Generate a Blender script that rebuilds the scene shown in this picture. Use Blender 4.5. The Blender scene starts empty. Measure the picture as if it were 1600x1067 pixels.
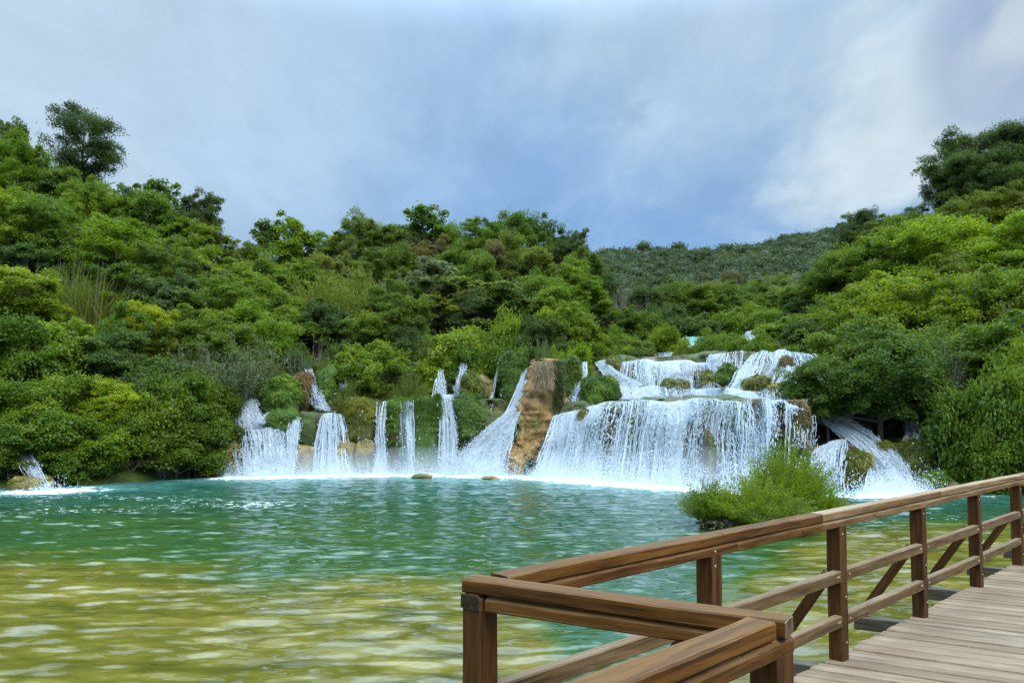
import bpy, math, random
import numpy as np
from mathutils import Vector, Matrix

SC = bpy.context.scene
COL = SC.collection
R = math.radians

# ------------------------------------------------------------------ camera model
F, PPY, TH, CAMZ = 1200.0, 597.0, R(3.0), 2.6
CT, ST = math.cos(TH), math.sin(TH)

def at(px, py, Y):
    """world point seen at photo pixel (px,py) when it stands Y metres ahead"""
    u, v = (px - 800) / F, (PPY - py) / F
    s = Y / (CT - v * ST)
    return np.array((u * s, Y, CAMZ + (ST + v * CT) * s))

def pix(p):
    x, y, z = p
    yc = y * CT + (z - CAMZ) * ST
    zc = -y * ST + (z - CAMZ) * CT
    return 800 + F * x / yc, PPY - F * zc / yc

def on_plane(px, py, z):
    u, v = (px - 800) / F, (PPY - py) / F
    d = np.array((u, CT - v * ST, ST + v * CT))
    return np.array((0, 0, CAMZ)) + d * ((z - CAMZ) / d[2])

# ------------------------------------------------------------------ numpy noise
def _h(ix, iy, iz, seed):
    n = (ix * 374761393 + iy * 668265263 + iz * 2147483647 + seed * 974634777) & 0xFFFFFFFF
    n = ((n ^ (n >> 13)) * 1274126177) & 0xFFFFFFFF
    n = n ^ (n >> 16)
    return (n & 0xFFFF) / 65535.0

def vnoise(P, seed=0):
    P = np.asarray(P, float)
    i = np.floor(P).astype(np.int64)
    f = P - i
    f = f * f * (3 - 2 * f)
    r = 0
    for dx in (0, 1):
        wx = f[..., 0] if dx else 1 - f[..., 0]
        for dy in (0, 1):
            wy = f[..., 1] if dy else 1 - f[..., 1]
            for dz in (0, 1):
                wz = f[..., 2] if dz else 1 - f[..., 2]
                r = r + wx * wy * wz * _h(i[..., 0] + dx, i[..., 1] + dy, i[..., 2] + dz, seed)
    return r * 2 - 1

def fbm(P, oct=4, seed=0, gain=.5):
    P = np.asarray(P, float)
    a, r = 1.0, 0
    for k in range(oct):
        r = r + a * vnoise(P, seed + k * 17)
        P = P * 2.03 + 7.3
        a *= gain
    return r

# ------------------------------------------------------------------ mesh helpers
def mesh_np(name, V, Fc, mat=None, uv=None, attrs=None, smooth=False):
    V = np.asarray(V, np.float32); Fc = np.asarray(Fc, np.int32)
    me = bpy.data.meshes.new(name)
    n, k = Fc.shape
    me.vertices.add(len(V)); me.vertices.foreach_set('co', V.ravel())
    me.loops.add(n * k); me.loops.foreach_set('vertex_index', Fc.ravel())
    me.polygons.add(n)
    me.polygons.foreach_set('loop_start', np.arange(0, n * k, k, dtype=np.int32))
    me.polygons.foreach_set('loop_total', np.full(n, k, np.int32))
    if smooth:
        me.polygons.foreach_set('use_smooth', np.ones(n, bool))
    if uv is not None:
        l = me.uv_layers.new(name='UVMap')
        l.data.foreach_set('uv', np.asarray(uv, np.float32)[Fc.ravel()].ravel())
    for an, av in (attrs or {}).items():
        a = me.attributes.new(an, 'FLOAT', 'POINT')
        a.data.foreach_set('value', np.asarray(av, np.float32).ravel())
    me.update(calc_edges=True)
    if mat: me.materials.append(mat)
    return me

def link(name, me, parent=None, loc=None):
    o = bpy.data.objects.new(name, me)
    COL.objects.link(o)
    if parent is not None: o.parent = parent
    if loc is not None: o.location = loc
    return o

def tag(o, label=None, cat=None, group=None, kind=None):
    if label: o['label'] = label
    if cat: o['category'] = cat
    if group: o['group'] = group
    if kind: o['kind'] = kind
    return o

def empty(name, loc, label, cat, group=None):
    o = bpy.data.objects.new(name, None)
    o.empty_display_size = .3
    COL.objects.link(o); o.location = [float(c) for c in loc]
    return tag(o, label, cat, group)

def grid_faces(nu, nv, wrap=False):
    """vertex index = j*nu+i"""
    i = np.arange(nu if wrap else nu - 1); j = np.arange(nv - 1)
    I, J = np.meshgrid(i, j)
    I = I.ravel(); J = J.ravel(); I2 = (I + 1) % nu
    return np.stack([J * nu + I, J * nu + I2, (J + 1) * nu + I2, (J + 1) * nu + I], 1)

class Acc:
    """collects pieces of geometry into one mesh"""
    def __init__(s): s.V = []; s.F = []; s.n = 0; s.A = []
    def add(s, V, Fc, var=None):
        V = np.asarray(V, float); Fc = np.asarray(Fc)
        s.V.append(V); s.F.append(Fc + s.n); s.n += len(V)
        s.A.append(np.full(len(V), .5) if var is None else np.broadcast_to(np.asarray(var, float), (len(V),)))
    def me(s, name, mat, smooth=False):
        return mesh_np(name, np.concatenate(s.V), np.concatenate(s.F), mat, attrs={'var': np.concatenate(s.A)}, smooth=smooth)

def tube(acc, pts, rad, sides=6, var=.5):
    pts = np.asarray(pts, float); rad = np.broadcast_to(np.asarray(rad, float), (len(pts),))
    t = np.gradient(pts, axis=0); t /= np.linalg.norm(t, axis=1)[:, None] + 1e-9
    ref = np.array((0, 0, 1.0)) if abs(t[:, 2]).mean() < .8 else np.array((1.0, 0, 0))
    a = np.cross(t, ref); a /= np.linalg.norm(a, axis=1)[:, None] + 1e-9
    b = np.cross(t, a)
    th = np.linspace(0, 2 * math.pi, sides, endpoint=False)
    ring = pts[:, None, :] + rad[:, None, None] * (np.cos(th)[None, :, None] * a[:, None, :] + np.sin(th)[None, :, None] * b[:, None, :])
    acc.add(ring.reshape(-1, 3), grid_faces(sides, len(pts), True), var)

# ------------------------------------------------------------------ materials
def newmat(name):
    m = bpy.data.materials.new(name); m.use_nodes = True
    nt = m.node_tree
    for n in list(nt.nodes): nt.nodes.remove(n)
    return m, nt, nt.nodes, nt.links

def N(nt, typ, **kw):
    n = nt.nodes.new(typ)
    for k, v in kw.items():
        if k.startswith('i_'):
            n.inputs[int(k[2:]) if k[2:].isdigit() else k[2:].replace('_', ' ')].default_value = v
        else: setattr(n, k, v)
    return n

def ramp(nt, stops, fac=None, interp='LINEAR'):
    n = nt.nodes.new('ShaderNodeValToRGB')
    cr = n.color_ramp; cr.interpolation = interp
    while len(cr.elements) < len(stops): cr.elements.new(.5)
    for e, (p, c) in zip(cr.elements, stops):
        e.position = p
        e.color = (c, c, c, 1) if isinstance(c, (int, float)) else (*c, 1)
    if fac is not None: nt.links.new(fac, n.inputs[0])
    return n

def math_n(nt, op, a, b=None, clamp=False):
    n = nt.nodes.new('ShaderNodeMath'); n.operation = op; n.use_clamp = clamp
    for k, v in enumerate((a, b)):
        if v is None: continue
        if isinstance(v, (int, float)): n.inputs[k].default_value = v
        else: nt.links.new(v, n.inputs[k])
    return n.outputs[0]

def mixc(nt, fac, a, b, blend='MIX'):
    n = nt.nodes.new('ShaderNodeMix'); n.data_type = 'RGBA'; n.blend_type = blend
    for k, v in ((0, fac), (6, a), (7, b)):
        if isinstance(v, (int, float)): n.inputs[k].default_value = v
        elif isinstance(v, tuple): n.inputs[k].default_value = (*v, 1)
        else: nt.links.new(v, n.inputs[k])
    return n.outputs[2]

def noise_n(nt, vec, scale, detail=4, rough=.55, dist=0.0):
    n = nt.nodes.new('ShaderNodeTexNoise')
    n.inputs['Scale'].default_value = scale; n.inputs['Detail'].default_value = detail
    n.inputs['Roughness'].default_value = rough; n.inputs['Distortion'].default_value = dist
    if vec is not None: nt.links.new(vec, n.inputs['Vector'])
    return n.outputs['Fac']

def mapped(nt, src, scale=(1, 1, 1), loc=(0, 0, 0), rot=(0, 0, 0)):
    n = nt.nodes.new('ShaderNodeMapping')
    n.inputs['Scale'].default_value = scale; n.inputs['Location'].default_value = loc; n.inputs['Rotation'].default_value = rot
    nt.links.new(src, n.inputs['Vector'])
    return n.outputs[0]

def bump(nt, h, strength, dist):
    n = nt.nodes.new('ShaderNodeBump'); n.inputs['Strength'].default_value = strength; n.inputs['Distance'].default_value = dist
    nt.links.new(h, n.inputs['Height'])
    return n.outputs[0]

def principled(nt, col, rough=.6, spec=.3, normal=None):
    p = nt.nodes.new('ShaderNodeBsdfPrincipled')
    for k, v in (('Base Color', col), ('Roughness', rough)):
        if isinstance(v, tuple): p.inputs[k].default_value = (*v, 1)
        elif isinstance(v, (int, float)): p.inputs[k].default_value = v
        else: nt.links.new(v, p.inputs[k])
    p.inputs['Specular IOR Level'].default_value = spec
    if normal is not None: nt.links.new(normal, p.inputs['Normal'])
    return p

def out(nt, sh):
    o = nt.nodes.new('ShaderNodeOutputMaterial'); nt.links.new(sh, o.inputs[0])

def leaf_material(name, trans=.35, fixed=None):
    m, nt, nd, lk = newmat(name)
    if fixed: base = N(nt, 'ShaderNodeRGB'); base.outputs[0].default_value = (*fixed, 1); c0 = base.outputs[0]
    else: c0 = N(nt, 'ShaderNodeObjectInfo').outputs['Color']
    at_ = N(nt, 'ShaderNodeAttribute', attribute_name='var').outputs['Fac']
    hs = N(nt, 'ShaderNodeHueSaturation')
    lk.new(c0, hs.inputs['Color'])
    h = math_n(nt, 'MULTIPLY_ADD', at_, -.05); hn = h.node; hn.inputs[2].default_value = .525
    v = math_n(nt, 'MULTIPLY_ADD', at_, .95); v.node.inputs[2].default_value = .55
    lk.new(h, hs.inputs['Hue']); lk.new(v, hs.inputs['Value'])
    p = principled(nt, hs.outputs[0], .5, .25)
    t = N(nt, 'ShaderNodeBsdfTranslucent')
    tc = mixc(nt, .5, hs.outputs[0], (1.0, 1.0, .25), 'MULTIPLY')
    bright = mixc(nt, 1.0, hs.outputs[0], (1.35, 1.3, .6), 'MULTIPLY')
    lk.new(bright, t.inputs[0])
    mx = N(nt, 'ShaderNodeMixShader'); mx.inputs[0].default_value = trans
    lk.new(p.outputs[0], mx.inputs[1]); lk.new(t.outputs[0], mx.inputs[2])
    out(nt, mx.outputs[0])
    return m

LEAF = leaf_material('leaf', .45)
MOSSBLADE = leaf_material('moss_blade', .2)

def bark_material(name, c1, c2):
    m, nt, nd, lk = newmat(name)
    tc = N(nt, 'ShaderNodeTexCoord').outputs['Object']
    n = noise_n(nt, mapped(nt, tc, (6, 6, 1.5)), 2.0, 5)
    p = principled(nt, mixc(nt, n, c1, c2), .85, .15, bump(nt, n, .5, .04))
    out(nt, p.outputs[0]); return m
BARK = bark_material('bark', (.075, .06, .042), (.25, .21, .165))
TWIG = bark_material('pale_twig', (.12, .10, .075), (.30, .27, .22))

def rock_material(name, c_dark, c_mid, c_light, moss, moss_amt, vertical=True):
    m, nt, nd, lk = newmat(name)
    geo = N(nt, 'ShaderNodeNewGeometry')
    pos = geo.outputs['Position']
    a = noise_n(nt, mapped(nt, pos, (1.2, 1.2, .35 if vertical else 1.2)), 1.0, 7, .6)
    b = noise_n(nt, mapped(nt, pos, (5, 5, 1.0 if vertical else 5)), 1.0, 6, .65)
    c = noise_n(nt, pos, 9.0, 5, .6)
    rockc = ramp(nt, [(.3, c_dark), (.5, c_mid), (.68, c_light)], math_n(nt, 'ADD', math_n(nt, 'MULTIPLY', a, .55), math_n(nt, 'MULTIPLY', b, .45)))
    mossc = mixc(nt, c, tuple(x * .55 for x in moss), tuple(x * 1.35 for x in moss))
    mn = noise_n(nt, mapped(nt, pos, (.9, .9, .6), (3.1, 8.2, 1.1)), 1.0, 6, .62)
    mask = ramp(nt, [(.62 - moss_amt * .35, 0.0), (.70 - moss_amt * .35, 1.0)], mn)
    col = mixc(nt, mask.outputs[0], rockc.outputs[0], mossc)
    hgt = math_n(nt, 'ADD', math_n(nt, 'MULTIPLY', b, 1.0), math_n(nt, 'MULTIPLY', c, .5))
    p = principled(nt, col, .6, .35, bump(nt, hgt, .9, .16))
    out(nt, p.outputs[0]); return m

ROCK_TUFA = rock_material('tufa_brown', (.040, .022, .007), (.27, .150, .042), (.46, .32, .15), (.085, .090, .016), .24)
ROCK_WET = rock_material('wet_tufa', (.018, .015, .010), (.085, .066, .032), (.24, .19, .10), (.055, .085, .014), .5)
ROCK_YEL = rock_material('ochre_rock', (.035, .025, .010), (.20, .14, .04), (.38, .29, .13), (.07, .08, .014), .3, False)
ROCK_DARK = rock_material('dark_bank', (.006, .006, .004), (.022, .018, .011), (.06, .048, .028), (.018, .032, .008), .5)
MOSS = rock_material('moss_green', (.03, .035, .006), (.07, .095, .013), (.13, .14, .03), (.06, .115, .012), 1.1)
MOSSY_BROWN = rock_material('mossy_brown', (.03, .022, .008), (.115, .088, .024), (.22, .165, .06), (.075, .085, .014), .6)

def soil_material():
    m, nt, nd, lk = newmat('forest_soil')
    pos = N(nt, 'ShaderNodeNewGeometry').outputs['Position']
    n = noise_n(nt, pos, .8, 8, .6)
    p = principled(nt, ramp(nt, [(.35, (.022, .028, .008)), (.55, (.05, .07, .014)), (.75, (.075, .10, .02))], n).outputs[0], .9, .1, bump(nt, n, .8, .4))
    out(nt, p.outputs[0]); return m
SOIL = soil_material()

def fall_water_material(name='falling_water', c_thin=(.28, .37, .43), c_thick=(.62, .66, .69), bias=0.0):
    m, nt, nd, lk = newmat(name)
    uv = N(nt, 'ShaderNodeUVMap').outputs[0]
    dens = N(nt, 'ShaderNodeAttribute', attribute_name='dens').outputs['Fac']
    s1 = noise_n(nt, mapped(nt, uv, (5.5, .55, 1)), 1.0, 5, .6, .6)
    s2 = noise_n(nt, mapped(nt, uv, (13, 3.2, 1), (3, 5, 0)), 1.0, 4, .65, .8)
    s3 = noise_n(nt, mapped(nt, uv, (15, 10, 1), (9, 2, 0)), 1.0, 3, .6, .3)
    s = math_n(nt, 'ADD', math_n(nt, 'ADD', math_n(nt, 'MULTIPLY', s1, .38), math_n(nt, 'MULTIPLY', s2, .32)), math_n(nt, 'MULTIPLY', s3, .30))
    # s ~ .5 +- .15 ; coverage grows with dens
    x = math_n(nt, 'ADD', s, math_n(nt, 'MULTIPLY', math_n(nt, 'SUBTRACT', dens, .5), .62))
    al = N(nt, 'ShaderNodeMapRange', i_1=.41 + bias, i_2=.66 + bias); lk.new(x, al.inputs[0])
    wh = N(nt, 'ShaderNodeMapRange', i_1=.50, i_2=.78); lk.new(x, wh.inputs[0])
    col = mixc(nt, wh.outputs[0], c_thin, c_thick)
    nb = bump(nt, s, .7, .12)
    p = principled(nt, col, .45, .3, nb)
    t = N(nt, 'ShaderNodeBsdfTranslucent'); lk.new(col, t.inputs[0])
    mm = N(nt, 'ShaderNodeMixShader'); mm.inputs[0].default_value = .3
    lk.new(p.outputs[0], mm.inputs[1]); lk.new(t.outputs[0], mm.inputs[2])
    tr = N(nt, 'ShaderNodeBsdfTransparent')
    mx = N(nt, 'ShaderNodeMixShader'); lk.new(al.outputs[0], mx.inputs[0])
    lk.new(tr.outputs[0], mx.inputs[1]); lk.new(mm.outputs[0], mx.inputs[2])
    out(nt, mx.outputs[0]); return m
FALLW = fall_water_material()
FALLT = fall_water_material('turquoise_chute', (.07, .36, .33), (.22, .56, .53))

def spray_material():
    m, nt, nd, lk = newmat('white_spray')
    v = N(nt, 'ShaderNodeAttribute', attribute_name='var').outputs['Fac']
    col = mixc(nt, v, (.38, .46, .52), (.62, .66, .69))
    d = N(nt, 'ShaderNodeBsdfDiffuse'); lk.new(col, d.inputs[0])
    t = N(nt, 'ShaderNodeBsdfTranslucent'); lk.new(col, t.inputs[0])
    mm = N(nt, 'ShaderNodeMixShader'); mm.inputs[0].default_value = .45
    lk.new(d.outputs[0], mm.inputs[1]); lk.new(t.outputs[0], mm.inputs[2])
    out(nt, mm.outputs[0]); return m
SPRAY = spray_material()

def wood_material(name, dark, mid, light, grey, grey_amt, crack=.5):
    m, nt, nd, lk = newmat(name)
    tc = N(nt, 'ShaderNodeTexCoord').outputs['Object']
    oi = N(nt, 'ShaderNodeObjectInfo').outputs['Random']
    off = N(nt, 'ShaderNodeCombineXYZ'); lk.new(math_n(nt, 'MULTIPLY', oi, 37.0), off.inputs[0]); lk.new(math_n(nt, 'MULTIPLY', oi, 11.0), off.inputs[1])
    va = N(nt, 'ShaderNodeVectorMath', operation='ADD'); lk.new(tc, va.inputs[0]); lk.new(off.outputs[0], va.inputs[1])
    vec = va.outputs[0]
    g1 = noise_n(nt, mapped(nt, vec, (1.6, 26, 26)), 1.0, 6, .6, .8)
    g2 = noise_n(nt, mapped(nt, vec, (5, 110, 110)), 1.0, 4, .6)
    big = noise_n(nt, mapped(nt, vec, (1.3, 3, 3)), 1.0, 4, .6)
    g = math_n(nt, 'ADD', math_n(nt, 'MULTIPLY', g1, .65), math_n(nt, 'MULTIPLY', g2, .35))
    wood = ramp(nt, [(.34, dark), (.5, mid), (.66, light)], g)
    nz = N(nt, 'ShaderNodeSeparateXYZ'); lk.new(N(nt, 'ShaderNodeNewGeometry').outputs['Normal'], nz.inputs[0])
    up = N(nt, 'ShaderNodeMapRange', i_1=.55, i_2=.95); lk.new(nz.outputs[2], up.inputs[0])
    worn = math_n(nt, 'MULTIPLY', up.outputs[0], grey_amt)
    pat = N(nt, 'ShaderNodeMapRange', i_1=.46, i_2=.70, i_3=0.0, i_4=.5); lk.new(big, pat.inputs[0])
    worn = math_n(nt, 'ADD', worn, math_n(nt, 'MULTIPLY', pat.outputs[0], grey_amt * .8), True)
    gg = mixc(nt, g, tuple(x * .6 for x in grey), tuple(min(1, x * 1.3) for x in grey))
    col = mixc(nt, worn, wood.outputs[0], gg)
    ck = noise_n(nt, mapped(nt, vec, (1.1, 34, 34), (5, 2, 7)), 1.0, 2, .5, .6)
    ckm = ramp(nt, [(.485, 1.0), (.5, 0.0), (.515, 1.0)], ck)
    ckz = noise_n(nt, mapped(nt, vec, (.9, 2, 2), (1, 9, 3)), 1.0, 2)
    ckf = math_n(nt, 'MULTIPLY', math_n(nt, 'SUBTRACT', 1.0, ckm.outputs[0]), math_n(nt, 'GREATER_THAN', ckz, .56))
    col = mixc(nt, math_n(nt, 'MULTIPLY', ckf, crack), col, tuple(x * .25 for x in dark))
    bv = N(nt, 'ShaderNodeBevel', samples=4); bv.inputs['Radius'].default_value = .008
    dt = N(nt, 'ShaderNodeVectorMath', operation='DOT_PRODUCT'); lk.new(bv.outputs[0], dt.inputs[0]); lk.new(N(nt, 'ShaderNodeNewGeometry').outputs['Normal'], dt.inputs[1])
    ed = N(nt, 'ShaderNodeMapRange', i_1=.985, i_2=.90, i_3=0., i_4=.55); lk.new(dt.outputs['Value'], ed.inputs[0])
    ew = math_n(nt, 'MULTIPLY', ed.outputs[0], ramp(nt, [(.42, 0.0), (.6, 1.0)], noise_n(nt, mapped(nt, vec, (6, 20, 20)), 1.0, 4, .6)).outputs[0])
    col = mixc(nt, ew, col, tuple(min(1, x * 1.25) for x in grey))
    hgt = math_n(nt, 'SUBTRACT', g, math_n(nt, 'MULTIPLY', ckf, .6))
    p = principled(nt, col, .62, .16, bump(nt, hgt, .45, .006))
    out(nt, p.outputs[0]); return m
W_POST = wood_material('stained_post', (.016, .006, .0015), (.058, .022, .0035), (.108, .045, .010), (.15, .095, .045), .07)
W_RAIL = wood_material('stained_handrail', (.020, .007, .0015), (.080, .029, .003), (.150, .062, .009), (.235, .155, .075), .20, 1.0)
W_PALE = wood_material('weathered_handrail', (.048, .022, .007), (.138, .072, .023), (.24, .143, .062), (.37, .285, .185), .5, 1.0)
W_MID = wood_material('weathered_rail', (.034, .017, .006), (.098, .055, .021), (.165, .104, .048), (.265, .20, .125), .45)
W_BEAM = wood_material('grey_beam', (.04, .030, .019), (.09, .070, .047), (.15, .124, .09), (.21, .178, .13), .5)
W_END = wood_material('end_grain', (.010, .006, .003), (.026, .017, .009), (.05, .034, .02), (.07, .05, .034), .15)
def metal_material():
    m, nt, nd, lk = newmat('bolt_steel')
    pos = N(nt, 'ShaderNodeNewGeometry').outputs['Position']
    p = principled(nt, mixc(nt, noise_n(nt, pos, 60), (.22, .17, .10), (.42, .36, .26)), .4, .5); p.inputs['Metallic'].default_value = .8
    out(nt, p.outputs[0]); return m
STEEL = metal_material()

# ------------------------------------------------------------------ terrain
TPX = np.array([-900, -200, 0, 180, 350, 600, 780, 900, 1000, 1120, 1250, 1330, 1480, 1600, 1800, 2500], float)
TSH = np.array([26, 29, 30.5, 33, 38, 40.5, 41, 40, 38.5, 34.5, 32, 32, 31, 29.5, 27.5, 25], float)
TS = np.array([-9, -4, -1, 0, 1.5, 4, 8, 15, 25, 40, 60, 90, 140], float)
TZ = np.array([
 [-3, -2.5, -1, .2, 1.5, 3, 6, 11, 18, 25, 30, 33, 36],
 [-3, -2.5, -1, .2, 1.5, 3, 5.5, 10, 17, 24, 29, 31, 34],
 [-3, -2.5, -1, .2, 1.3, 2.6, 5.0, 9.5, 15.5, 20, 22, 23, 26],
 [-3, -2.5, -1, .2, 1.3, 2.6, 4.8, 8.5, 13, 16, 17, 18, 22],
 [-3, -2.5, -1, .0, 1.5, 3.2, 5.2, 8.0, 11.0, 13, 13.5, 14, 18],
 [-3, -2.5, -1, .0, 1.2, 3.6, 5.0, 7.5, 10.5, 13.5, 15, 15, 18],
 [-3, -2.5, -1, .0, 1.2, 3.6, 5.2, 7.6, 10.5, 14, 16, 16, 18],
 [-3, -2.5, -1, .0, .8, 2.8, 5.2, 7.0, 9.0, 12, 13.5, 14, 16],
 [-3, -2.5, -1, .0, .8, 2.4, 4.8, 6.6, 8.2, 10, 11.5, 13, 16],
 [-3, -2.5, -1, .0, .8, 2.2, 3.4, 5.6, 7.8, 9.5, 11, 13, 16],
 [-3, -2.5, -1, .0, .8, 2.2, 3.8, 6.0, 8.4, 10.5, 12.5, 14, 17],
 [-3, -2.5, -1, .0, .9, 2.4, 4.4, 7.4, 11, 15, 18, 19, 21],
 [-3, -2.5, -1, .1, 1.0, 2.5, 4.8, 8.6, 13, 18, 21, 22, 24],
 [-3, -2.5, -1, .1, 1.0, 2.5, 5.0, 9.2, 14, 19, 23, 24, 26],
 [-3, -2.5, -1, .1, 1.0, 2.5, 5.5, 10, 16, 22, 26, 28, 30],
 [-3, -2.5, -1, .1, 1.0, 2.5, 5.5, 10, 16, 22, 26, 28, 30]], float)

def ground_z(X, Y, rough=True):
    X = np.asarray(X, float); Y = np.asarray(Y, float)
    p = 800 + F * X / np.maximum(Y, 1)
    p = np.clip(p, TPX[0], TPX[-1] - .01)
    k = np.clip(np.searchsorted(TPX, p, side='right') - 1, 0, len(TPX) - 2)
    f = (p - TPX[k]) / (TPX[k + 1] - TPX[k])
    s = Y - (TSH[k] * (1 - f) + TSH[k + 1] * f)
    s = np.clip(s, TS[0], TS[-1] - .01)
    m = np.clip(np.searchsorted(TS, s, side='right') - 1, 0, len(TS) - 2)
    g = (s - TS[m]) / (TS[m + 1] - TS[m])
    z = (TZ[k, m] * (1 - g) + TZ[k, m + 1] * g) * (1 - f) + (TZ[k + 1, m] * (1 - g) + TZ[k + 1, m + 1] * g) * f
    if rough:
        z = z + fbm(np.stack([X * .35, Y * .35, X * 0], -1), 3, 5) * .25 * np.clip((s + 1) / 6, 0, 1)
    return z

def build_terrain():
    pxs = np.linspace(-880, 2480, 240)
    ys = np.concatenate([np.linspace(17, 50, 110), np.linspace(50.6, 175, 110)])
    A, Yg = np.meshgrid((pxs - 800) / F, ys)
    X = A * Yg
    Z = ground_z(X, Yg)
    V = np.stack([X, Yg, Z], -1).reshape(-1, 3)
    me = mesh_np('terrain', V, grid_faces(len(pxs), len(ys)), SOIL, smooth=True)
    tag(link('terrain', me), 'dark wooded valley slopes rising behind the falls on both banks', 'hillside', kind='structure')

# ------------------------------------------------------------------ foliage builders
def unit(v): return v / (np.linalg.norm(v, axis=-1, keepdims=True) + 1e-9)

def leaves(rng, C, Rr, per, L, Wd, flat=.8, shell=.35, up=.35, outw=.5, rnd=.75, droop=0., alongdir=0., cvar=None, stretch=.9, lv=.16):
    """leaf rhombi on clumps with centres C and radii Rr -> V,F,var"""
    n = len(C); idx = np.repeat(np.arange(n), per)
    m = len(idx)
    d = unit(rng.normal(size=(m, 3)))
    d[:, 2] = np.where(d[:, 2] < -.35, -d[:, 2], d[:, 2])
    rr = Rr[idx] * (shell + (1 - shell) * rng.random(m) ** .6) * (1 + .25 * (rng.random(m) < .08))
    rr = rr * np.where(rng.random(m) < .14, 1 + .5 * rng.random(m), 1.)
    ax = unit(rng.normal(size=(n, 3)) + (C - C.mean(0)) * .35 + np.array((0, 0, .5))); st = rng.uniform(0, stretch, n)
    off = d * rr[:, None] * np.array((1, 1, flat))
    off = off + ax[idx] * ((off * ax[idx]).sum(1) * st[idx])[:, None]
    pos = C[idx] + off
    nrm = unit(d * outw + np.array((0, 0, up)) + rng.normal(size=(m, 3)) * rnd)
    t = rng.normal(size=(m, 3)) * (1 - alongdir) + (d + np.array((0, 0, .8))) * alongdir * 2
    t[:, 2] -= droop
    t = unit(t - nrm * (t * nrm).sum(1)[:, None])
    b = np.cross(nrm, t)
    s = (.65 + .7 * rng.random(m))[:, None]
    V = np.stack([pos - t * L * .5 * s, pos + b * Wd * .5 * s + t * L * .05 * s + nrm * L * .06, pos + t * L * .5 * s, pos - b * Wd * .5 * s + t * L * .05 * s + nrm * L * .06], 1).reshape(-1, 3)
    Fc = np.arange(4 * m).reshape(-1, 4)
    if cvar is None: cvar = rng.random(n)
    var = np.clip(.5 + (cvar[idx] - .5) * .75 + rng.normal(size=m) * lv, 0, 1)
    return V, Fc, np.repeat(var, 4)

def lobes_clumps(rng, lobes, nclump, jitter=.2):
    """clump centres spread over the outside of a set of lobes (x,y,z,r)"""
    lobes = np.array(lobes, float)
    w = lobes[:, 3] ** 2; w /= w.sum()
    out_, k = [], 0
    while len(out_) < nclump and k < nclump * 12:
        k += 1
        i = rng.choice(len(lobes), p=w)
        d = unit(rng.normal(size=3))
        if d[2] < -.55 and rng.random() < .7: continue
        p = lobes[i, :3] + d * lobes[i, 3] * (1 + rng.normal() * jitter) * np.array((1, 1, .88))
        inside = False
        for j in range(len(lobes)):
            if j != i and np.linalg.norm((p - lobes[j, :3]) / np.array((1, 1, .9))) < lobes[j, 3] * .72: inside = True; break
        if not inside: out_.append(np.append(p, i))
    return np.array(out_)

class Proto: pass

def finish(name, crown_parts, trunk_acc, H, Wd, bark=None, leafmat=None):
    P = Proto()
    V = np.concatenate([c[0] for c in crown_parts]); n = 0; Fs = []
    for c in crown_parts: Fs.append(c[1] + n); n += len(c[0])
    P.crown = mesh_np(name + '_crown', V, np.concatenate(Fs), leafmat or LEAF, attrs={'var': np.concatenate([c[2] for c in crown_parts])})
    P.trunk = trunk_acc.me(name + '_trunk', bark or BARK, True)
    P.H = float(np.percentile(V[:, 2], 99.6)); P.Z0 = max(0., float(np.percentile(V[:, 2], 1.0))) / P.H
    P.W = 2 * float(np.percentile(np.hypot(V[:, 0], V[:, 1]), 93))
    return P

def limb_set(rng, acc, base_r, H, targets, fork=.35):
    tp = np.array([[0, 0, -.8], [0, 0, 0], [rng.normal() * .1, rng.normal() * .1, H * .3], [rng.normal() * .2, rng.normal() * .2, H * .6], [rng.normal() * .25, rng.normal() * .25, H * .88]])
    tube(acc, tp, np.array([1.3, 1.1, .8, .5, .12]) * base_r, 7)
    for T in targets:
        f = fork + .35 * rng.random()
        s = np.array((tp[2] + (tp[3] - tp[2]) * rng.random()) if f > .4 else tp[2])
        mid = s * .5 + T * .5 + np.array((rng.normal() * .15, rng.normal() * .15, .15))
        tube(acc, [s, mid, T], np.array([.42, .26, .07]) * base_r, 5)

def proto_round(seed, H=6., Wd=5., base=.12, nl=12, nc=175, per=300, rc=(.32, .75), L=.14, lw=.085, sparse=1., name='round', flat=.85):
    rng = np.random.default_rng(seed)
    lobes = []
    for i in range(nl):
        a = rng.random() * 6.283; t = base + (1 - base) * (.18 + .66 * rng.random())
        prof = math.sqrt(max(0.05, 1 - ((t - (base + 1) * .5 + .04) / ((1 - base) * .56)) ** 2))
        r = Wd * .5 * prof * (.35 + .4 * rng.random())
        lr = Wd * (.09 + .15 * rng.random())
        lobes.append((math.cos(a) * r, math.sin(a) * r, t * H * (.96 + .08 * rng.random()), lr))
    lobes.append((0, 0, H * .80, Wd * .2)); lobes.append((rng.normal() * .3, rng.normal() * .3, H * (.5 + base * .4), Wd * .30))
    cl = lobes_clumps(rng, lobes, nc)
    C = cl[:, :3]; C[:, 2] = np.clip(C[:, 2], H * base * .8, None)
    Rr = rng.uniform(*rc, len(C))
    lv = rng.random(len(lobes))
    cvar = np.clip(lv[cl[:, 3].astype(int)] * .5 + rng.random(len(C)) * .5, 0, 1)
    parts = [leaves(rng, C, Rr, int(per * sparse), L, lw, flat, cvar=cvar)]
    acc = Acc(); limb_set(rng, acc, .17, H, C[rng.choice(len(C), 16)] * .92)
    return finish(name, parts, acc, H, Wd)

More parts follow.
